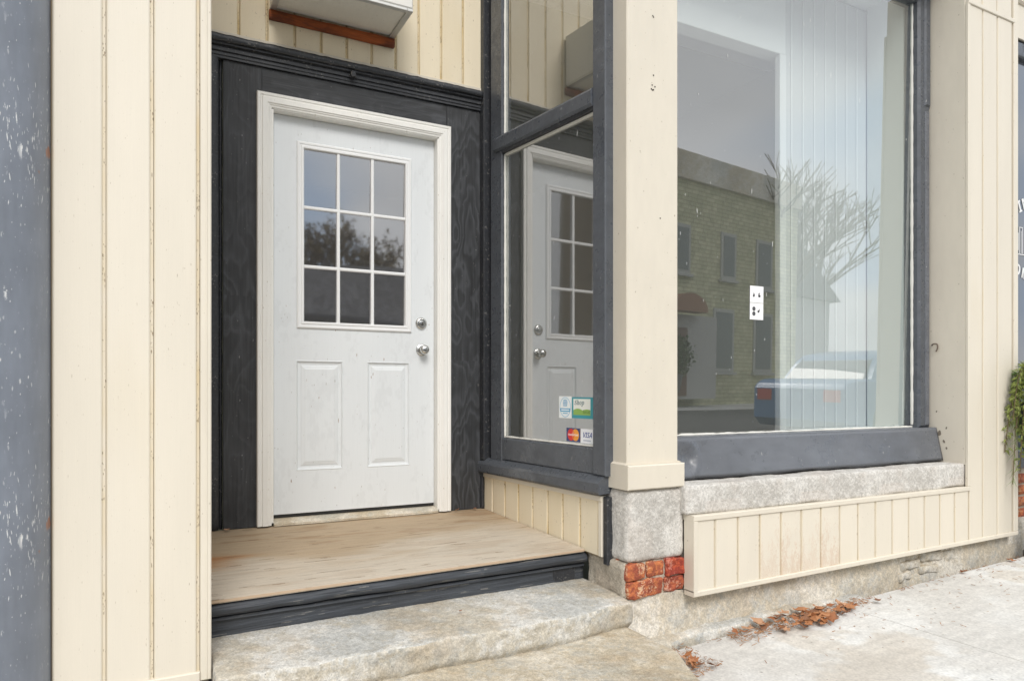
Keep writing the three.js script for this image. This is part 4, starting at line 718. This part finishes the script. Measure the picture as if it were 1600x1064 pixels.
// ================================================================ fallen leaves
{
  const r = rng(314);
  const outline = (() => { const pts = []; const lobes = [[0, 1], [38, 0.55], [62, 0.92], [95, 0.42], [125, 0.62], [160, 0.25], [180, 0.16], [200, 0.25], [235, 0.62], [265, 0.42], [298, 0.92], [322, 0.55]]; for (const [a, q] of lobes) { const t = a * Math.PI / 180; pts.push([Math.sin(t) * q, Math.cos(t) * q]); } return pts; })();
  const variants = range(0, 1, 6).map((k) => {
    const s = new THREE.Shape(outline.map(([x, y], i) => new THREE.Vector2(x * (1 + 0.2 * (hash3(k, i, 1) - 0.5)), y * (1 + 0.2 * (hash3(k, i, 2) - 0.5))))); let g = new THREE.ShapeGeometry(s, 1);
    const p0 = g.toNonIndexed(), pos = [], P = p0.attributes.position, v = (i) => new THREE.Vector3().fromBufferAttribute(P, i);
    for (let i = 0; i < P.count; i += 3) { const a = v(i), b = v(i + 1), c = v(i + 2), ab = a.clone().lerp(b, 0.5), bc = b.clone().lerp(c, 0.5), ca = c.clone().lerp(a, 0.5); for (const t of [[a, ab, ca], [ab, b, bc], [ca, bc, c], [ab, bc, ca]]) for (const q of t) pos.push(q.x, q.y, q.z); }
    g = new THREE.BufferGeometry(); g.setAttribute('position', new THREE.Float32BufferAttribute(pos, 3));
    warp(g, (q) => { const d = Math.hypot(q.x, q.y); q.z = 0.28 * d * d * (0.6 + hash3(k, 7, 7)) * (q.x * (k % 2 ? 1 : -1) > 0 ? 1 : 0.35) + 0.16 * noise3(q.x * 2.4 + k * 5, q.y * 2.4, k) ; });
    g.rotateX(-Math.PI / 2); g.computeVertexNormals(); return g;
  });
  const tones = [[0.36, 0.145, 0.055], [0.42, 0.19, 0.085], [0.30, 0.115, 0.045], [0.46, 0.26, 0.15], [0.22, 0.10, 0.05]].map((c) => mat({ color: new THREE.Color(...c), roughness: 0.75, side: THREE.DoubleSide }));
  const G = 'dead brown leaves on the ground by the shopfront';
  let n = 0;
  const leaf = (x, z, y, s, label) => { const o = mesh('fallen_leaf', variants[n % 6], tones[(n * 3 + 1) % 5]); n++; o.scale.setScalar(s); o.position.set(x, y, z); o.rotation.set((r() - 0.5) * 0.7, r() * 6.28, (r() - 0.5) * 0.7); tag(o, label, 'leaf', G); };
  for (let i = 0; i < 60; i++) { const t = (r() + r()) / 2, x = 2.32 + 0.95 * t, z = 1.352 + 0.12 * r() * (0.3 + Math.sin(t * 3.1)) + 0.02 * t; leaf(x, z, groundY(x) + 0.018 + 0.028 * r() * Math.sin(t * 3.1), 0.018 + 0.042 * r() * r() + 0.012 * Math.sin(t * 3.1), 'dead brown leaf in the drift along the concrete footing'); }
  for (let i = 0; i < 10; i++) { const x = 1.93 + 0.13 * r(), z = 1.42 + 0.2 * r(); leaf(x, z, groundY(x) + 0.014 + 0.012 * r(), 0.022 + 0.02 * r(), 'dead brown leaf in the litter beside the lower concrete step'); }
  leaf(3.03, 1.415, groundY(3.03) + 0.02, 0.055, 'curled brown leaf lying just beyond the drift of leaves'); leaf(3.31, 1.43, groundY(3.31) + 0.018, 0.034, 'small brown leaf alone on the sidewalk below the apron'); leaf(4.15, 1.375, groundY(4.15) + 0.016, 0.04, 'pale brown leaf by the broken patch of the footing'); leaf(4.62, 1.39, groundY(4.62) + 0.014, 0.035, 'brown leaf near the foot of the cream pier');
  leaf(0.36, 0.04, 0.448, 0.022, 'red brown leaf scrap in the left corner of the platform'); leaf(1.585, 0.045, 0.448, 0.022, 'brown leaf scrap beside the right door casing'); leaf(1.70, 0.035, 0.447, 0.018, 'brown leaf scrap in the right back corner of the platform'); leaf(1.12, 1.16, 0.246, 0.014, 'tiny brown leaf scrap on the upper concrete step');
  const needle = new THREE.BoxGeometry(0.022, 0.0012, 0.0015), N = 1100, im = new THREE.InstancedMesh(needle, mat({ color: new THREE.Color(1, 1, 1), roughness: 0.9 }), N), m4 = new THREE.Matrix4(), col = new THREE.Color();
  im.name = 'leaf_litter'; im.castShadow = im.receiveShadow = true;
  for (let i = 0; i < N; i++) {
    let x, z; if (i < 620) { const t = r(); x = 2.33 + 0.95 * t; z = 1.35 + (0.13 - 0.05 * t) * r() ** 1.3; } else if (i < 860) { x = 1.875 + 0.24 * r(); z = 1.40 + 0.26 * r() - (x - 1.875) * 0.3; } else { x = 2.2 + 2.6 * r(); z = 1.36 + 0.5 * r() ** 3; }
    const y = groundY(x) + 0.006 + 0.016 * r() * (i < 860 ? 1 : 0.1);
    m4.compose(new THREE.Vector3(x, y, z), new THREE.Quaternion().setFromEuler(new THREE.Euler((r() - 0.5) * 0.6, r() * 6.28, (r() - 0.5) * 0.6)), new THREE.Vector3(0.3 + r() * 0.9, 1, 0.6 + r() * 1.6)); im.setMatrixAt(i, m4);
    const k = r(); im.setColorAt(i, col.setRGB(0.24 + 0.2 * k, 0.11 + 0.12 * k, 0.045 + 0.06 * k));
  }
  scene.add(im); tag(im, 'fine brown leaf litter and twigs along the footing', 'litter', null, 'stuff');
}

// ================================================================ across the street (seen mirrored in the glass)
{
  const b = group('stone_building', [14.9, 0.55, 15.9], -0.165); tag(b, 'two storey olive stone building across the street', 'building');
  const stone = textured(T.rubble, [3.2, 3.2], { roughness: 0.9 }), trim = mat({ color: new THREE.Color(0.5, 0.5, 0.46), roughness: 0.8 }), dark = mat({ color: new THREE.Color(0.2, 0.22, 0.2), roughness: 0.25 });
  mesh('wall', plainBox(-3.6, 7.2, -1.1, 7.8, 0, 9), stone, b);
  mesh('parapet', box(-3.7, 7.3, 7.05, 7.95, -0.12, 9.1, 0.02), textured(T.concrete, [3, 3], { roughness: 0.85, color: new THREE.Color(1.35, 1.37, 1.35) }), b);
  for (const [x, y, w, h] of [[-1.95, 4.15, 0.6, 1.35], [0.45, 4.15, 0.6, 1.35], [2.9, 4.15, 0.6, 1.35], [5, 4.0, 0.75, 1.5], [2.7, 1.0, 0.9, 1.9], [5, 1.0, 0.9, 1.9]]) { const f = sub('window', b); mesh('window_frame', box(x - w / 2 - 0.12, x + w / 2 + 0.12, y - 0.12, y + h + 0.12, -0.06, -0.004, 0.01), trim, f); mesh('window_pane', plainBox(x - w / 2, x + w / 2, y, y + h, -0.075, -0.062), dark, f); mesh('window_sill', box(x - w / 2 - 0.2, x + w / 2 + 0.2, y - 0.22, y - 0.125, -0.14, -0.004, 0.01), trim, f); }
  mesh('porch_wall', plainBox(-1.7, 1.3, 0, 2.6, -0.8, -0.005), mat({ color: new THREE.Color(0.5, 0.49, 0.46), roughness: 0.8 }), b);
  mesh('porch_door', box(-1.1, -0.2, 0.1, 2.2, -0.85, -0.802, 0.01), mat({ color: new THREE.Color(0.16, 0.07, 0.05), roughness: 0.5 }), b);
  const aw = []; for (let i = 0; i < 14; i++) { const a = Math.PI * (i + 0.5) / 14; aw.push([Math.cos(a) * 0.8 - 0.6, 2.7 + Math.sin(a) * 0.5]); } aw.push([-1.4, 2.65], [0.2, 2.65]);
  mesh('awning', prism(aw.sort((p, q) => Math.atan2(p[1] - 2.8, p[0] + 0.6) - Math.atan2(q[1] - 2.8, q[0] + 0.6)), -1.3, -0.81, 'z'), mat({ color: new THREE.Color(0.34, 0.17, 0.10), roughness: 0.8 }), b);
  const h = group('shingled_house', [5.0, -0.2, 17.5], 0.05); tag(h, 'low house with a dark shingled roof across the street', 'house');
  mesh('wall', plainBox(-3.5, 3.2, 0, 2.6, 0, 6), mat({ color: new THREE.Color(0.35, 0.34, 0.33), roughness: 0.8 }), h);
  mesh('roof', prism([[-0.6, 2.5], [6.6, 2.5], [3.0, 4.6]], -3.9, 3.6, 'x'), textured(T.shingle, [3, 3], { roughness: 0.9 }), h);
  for (const x of [-2.4, -0.4, 1.8]) { const f = sub('window', h); mesh('window_frame', box(x - 0.55, x + 0.55, 0.8, 2.1, -0.06, -0.004, 0.01), trim, f); mesh('window_pane', plainBox(x - 0.45, x + 0.45, 0.9, 2.0, -0.075, -0.062), dark, f); }
  const h2 = group('gabled_house', [26.5, -0.1, 22], -0.2); tag(h2, 'grey gabled house beyond the stone building', 'house');
  mesh('wall', plainBox(-5, 5, 0, 5.4, 0, 8), mat({ color: new THREE.Color(0.4, 0.4, 0.4), roughness: 0.8 }), h2); mesh('roof', prism([[-5.4, 5.3], [5.4, 5.3], [0, 8.6]], -0.4, 8.4, 'z'), textured(T.shingle, [3, 3], { roughness: 0.9 }), h2);
  const h3 = group('gabled_house', [-7, -0.5, 18], 0.1); tag(h3, 'pale gabled house across the street to the left', 'house');
  mesh('wall', plainBox(-4, 4, 0, 5.0, 0, 7), mat({ color: new THREE.Color(0.5, 0.48, 0.44), roughness: 0.8 }), h3); mesh('roof', prism([[-4.4, 4.9], [4.4, 4.9], [0, 7.6]], -0.4, 7.4, 'z'), textured(T.shingle, [3, 3], { roughness: 0.9 }), h3);
}
function tree(x, z, height, seed, leafy, label) {
  const t = group('tree', [x, -0.3, z]); tag(t, label, 'tree', 'trees across the street');
  const r = rng(seed), wood = [], leaves = [];
  const grow = (p, dir, len, rad, depth) => {
    const mid_ = p.clone().addScaledVector(dir, len * 0.5).add(new THREE.Vector3(r() - 0.5, 0, r() - 0.5).multiplyScalar(len * 0.12)), end = p.clone().addScaledVector(dir, len);
    const g = new THREE.TubeGeometry(new THREE.CatmullRomCurve3([p, mid_, end]), 3, rad, depth > 3 ? 7 : 4); warp(g, () => {}); wood.push(g);
    if (depth <= 1) for (let i = 0; i < leafy; i++) { const q = p.clone().lerp(end, r()).add(new THREE.Vector3(r() - 0.5, r() - 0.5, r() - 0.5).multiplyScalar(0.5)); const l = new THREE.PlaneGeometry(0.11, 0.13); l.rotateX(r() * 6); l.rotateY(r() * 6); l.translate(q.x, q.y, q.z); leaves.push(l); }
    if (depth > 0) { const n = depth > 3 ? 4 : 3; for (let i = 0; i < n; i++) { const a = (i + r() * 0.7) / n * 6.28, s = 0.42 + 0.4 * r(), side = new THREE.Vector3(Math.cos(a), 0, Math.sin(a)); grow(end.clone().lerp(p, 0.25 * r()), dir.clone().addScaledVector(side, s).add(new THREE.Vector3(0, 0.12, 0)).normalize(), len * (0.66 + 0.16 * r()), rad * 0.58, depth - 1); } }
  };
  grow(new THREE.Vector3(0, 0, 0), new THREE.Vector3((r() - 0.5) * 0.1, 1, (r() - 0.5) * 0.1).normalize(), height * 0.28, height * 0.022, 5);
  mesh('trunk', mergeGeometries(wood), textured(T.bark, [0.5, 1], { roughness: 0.9 }), t);
  if (leaves.length) mesh('crown', mergeGeometries(leaves), mat({ color: new THREE.Color(0.26, 0.21, 0.12), roughness: 0.8, side: THREE.DoubleSide }), t);
}
tree(7.6, 27, 9.0, 3, 4, 'tree keeping some brown leaves behind the shingled house'); tree(4.6, 29, 8.3, 8, 3, 'smaller half bare tree left of the leafy one behind the shingled house');
tree(23, 19.5, 12.5, 12, 0, 'tall bare tree right of the olive stone building'); tree(30, 24, 13, 14, 0, 'bare tree standing farthest right across the street');

[[13.2, 15.0, 0.42, 'light green potted shrub left of the stone building porch', [0.14, 0.26, 0.04]], [14.3, 15.1, 0.62, 'larger dark green potted shrub by the stone building porch', [0.07, 0.13, 0.04]]].forEach(([x, z, R0, label, c], k) => {
  const t = group('potted_shrub', [x, groundY(x) + 0.35, z]); tag(t, label, 'shrub', 'potted shrubs across the street');
  const r = rng(90 + k), lv = [];
  for (let i = 0; i < 1500; i++) { const d = new THREE.Vector3(r() - 0.5, r() - 0.5, r() - 0.5).normalize().multiplyScalar(R0 * (0.55 + 0.45 * r()) * (1 + 0.25 * noise3(i * 0.3, k, 1))), g = new THREE.PlaneGeometry(0.06, 0.09); g.rotateX(r() * 6); g.rotateY(r() * 6); g.translate(d.x, d.y * 1.15 + 0.5 + R0, d.z); lv.push(g); }
  mesh('foliage', mergeGeometries(lv), mat({ color: new THREE.Color(...c), roughness: 0.7, side: THREE.DoubleSide }), t);
  mesh('pot', new THREE.LatheGeometry([[0, 0], [0.24, 0], [0.32, 0.5], [0.34, 0.56], [0.3, 0.56], [0.28, 0.5], [0, 0.5]].map((q) => new THREE.Vector2(...q)), 24), mat({ color: new THREE.Color(0.12, 0.13, 0.15), roughness: 0.6 }), t);
  const st = new THREE.CylinderGeometry(0.02, 0.03, 0.7, 8); st.translate(0, 0.8, 0); mesh('stem', st, textured(T.bark, [0.5, 1], { roughness: 0.9 }), t);
});

function car(name, x, z, k, paint, label) {
  const c = group(name, [x, groundY(x) - 0.14, z]); tag(c, label, 'car', 'cars parked along the kerb');
  const { L, H, W, belt, hood, tail, rake } = k, body = mat({ color: new THREE.Color(...paint), roughness: 0.3, clearcoat: 0.5, clearcoatRoughness: 0.1 }), glass = mat({ color: new THREE.Color(0.02, 0.025, 0.03), roughness: 0.03, ior: 1.7 }), tyre = M.rubber;
  const low = new THREE.Shape(); low.moveTo(-L / 2, 0.35); low.lineTo(-L / 2, belt - 0.12); low.quadraticCurveTo(-L / 2 + 0.05, belt, -L / 2 + 0.3, belt); low.lineTo(L / 2 - hood, belt + 0.02); low.quadraticCurveTo(L / 2 - 0.2, belt - 0.06, L / 2, belt - 0.3); low.lineTo(L / 2 + 0.02, 0.4); low.lineTo(L / 2 - 0.1, 0.25);
  for (const wx of [L * 0.30, -L * 0.29]) { low.lineTo(wx + 0.38, 0.25); low.absarc(wx, 0.33, 0.38, -0.2, Math.PI + 0.2, false); low.lineTo(wx - 0.38, 0.25); } low.lineTo(-L / 2 + 0.1, 0.25);
  const bg = new THREE.ExtrudeGeometry(low, { depth: W - 0.16, bevelEnabled: true, bevelSize: 0.05, bevelThickness: 0.08, bevelSegments: 3, curveSegments: 8 }); bg.translate(0, 0, -W / 2 + 0.08); mesh('body', finish(bg), body, c);
  const cabin = (x0, x1, x2, x3, y0, y1, w0, w1) => { const g = new THREE.BoxGeometry(1, 1, 1, 8, 6, 1); warp(g, (v) => { const t = v.y + 0.5, s = v.x + 0.5, te = Math.sin(t * Math.PI / 2); v.set(lerp(lerp(x0, x3, s), lerp(x1, x2, s), t), lerp(y0, y1 - 0.06 * (2 * s - 1) ** 2, te), Math.sign(v.z) * lerp(w0, w1, t) / 2); }); g.computeVertexNormals(); return g; };
  mesh('cabin', cabin(-L / 2 + tail, -L / 2 + tail + rake * 0.7, L / 2 - hood - rake, L / 2 - hood, belt - 0.02, H, W - 0.12, W - 0.42), body, c);
  const cx0 = -L / 2 + tail + rake * 0.45, cx1 = L / 2 - hood - rake * 0.75, nW = 3, span = (cx1 - cx0) / nW;
  for (const s of [-1, 1]) for (let i = 0; i < nW; i++) { const g = cabin(cx0 + i * span + 0.04 - (i ? 0 : 0.1), cx0 + i * span + 0.06, cx0 + (i + 1) * span - 0.06, cx0 + (i + 1) * span - 0.02 + (i === nW - 1 ? rake * 0.4 : 0), belt + 0.03, H - 0.16, 0.02, 0.02); warp(g, (v) => { v.z += s * (lerp(W - 0.12, W - 0.42, clamp((v.y - belt) / (H - belt))) / 2 - 0.005); }); g.computeVertexNormals(); mesh('side_window', g, glass, c); }
  mesh('windscreen', cabin(L / 2 - hood - rake - 0.02, L / 2 - hood - rake + 0.03, L / 2 - hood - rake + 0.06, L / 2 - hood + 0.02, belt + 0.02, H - 0.08, W - 0.3, W - 0.52), glass, c);
  mesh('rear_window', cabin(-L / 2 + tail - 0.02, -L / 2 + tail + rake * 0.5, -L / 2 + tail + rake * 0.7, -L / 2 + tail + 0.3, belt + 0.04, H - 0.1, W - 0.34, W - 0.56), glass, c);
  for (const wx of [L * 0.30, -L * 0.29]) for (const s of [-1, 1]) { const w = sub('wheel', c); w.position.set(wx, 0.33, s * (W / 2 - 0.1)); const tg = new THREE.TorusGeometry(0.25, 0.085, 10, 28); mesh('tyre', tg, tyre, w); const rg = new THREE.CylinderGeometry(0.2, 0.2, 0.1, 24); rg.rotateX(Math.PI / 2); mesh('rim', rg, M.aluminium, w); }
  for (const s of [-1, 1]) { const g = box(L / 2 - 0.16, L / 2 + 0.03, belt - 0.32, belt - 0.18, s * (W / 2 - 0.25) - 0.2, s * (W / 2 - 0.25) + 0.2, 0.03); mesh('headlight', g, mat({ color: new THREE.Color(0.7, 0.7, 0.7), roughness: 0.1 }), c); const t = box(-L / 2 - 0.06, -L / 2 + 0.06, belt - 0.3, belt - 0.12, s * (W / 2 - 0.25) - 0.16, s * (W / 2 - 0.25) + 0.16, 0.02); mesh('tail_light', t, mat({ color: new THREE.Color(0.4, 0.02, 0.02), roughness: 0.2 }), c); }
}
car('parked_car', 11.3, 6.0, { L: 4.4, H: 1.45, W: 1.78, belt: 0.92, hood: 1.25, tail: 0.55, rake: 0.75 }, [0.04, 0.14, 0.30], 'dark blue hatchback parked along the near kerb');
car('parked_car', 2.4, 5.95, { L: 4.9, H: 1.98, W: 1.95, belt: 1.15, hood: 1.2, tail: 0.15, rake: 0.6 }, [0.03, 0.032, 0.036], 'tall dark grey van parked opposite the white door');
car('parked_car', 19.5, 12.6, { L: 4.5, H: 1.5, W: 1.8, belt: 0.95, hood: 1.3, tail: 0.7, rake: 0.8 }, [0.3, 0.31, 0.32], 'silver sedan parked on the far side of the street');

renderer.render(scene, camera);
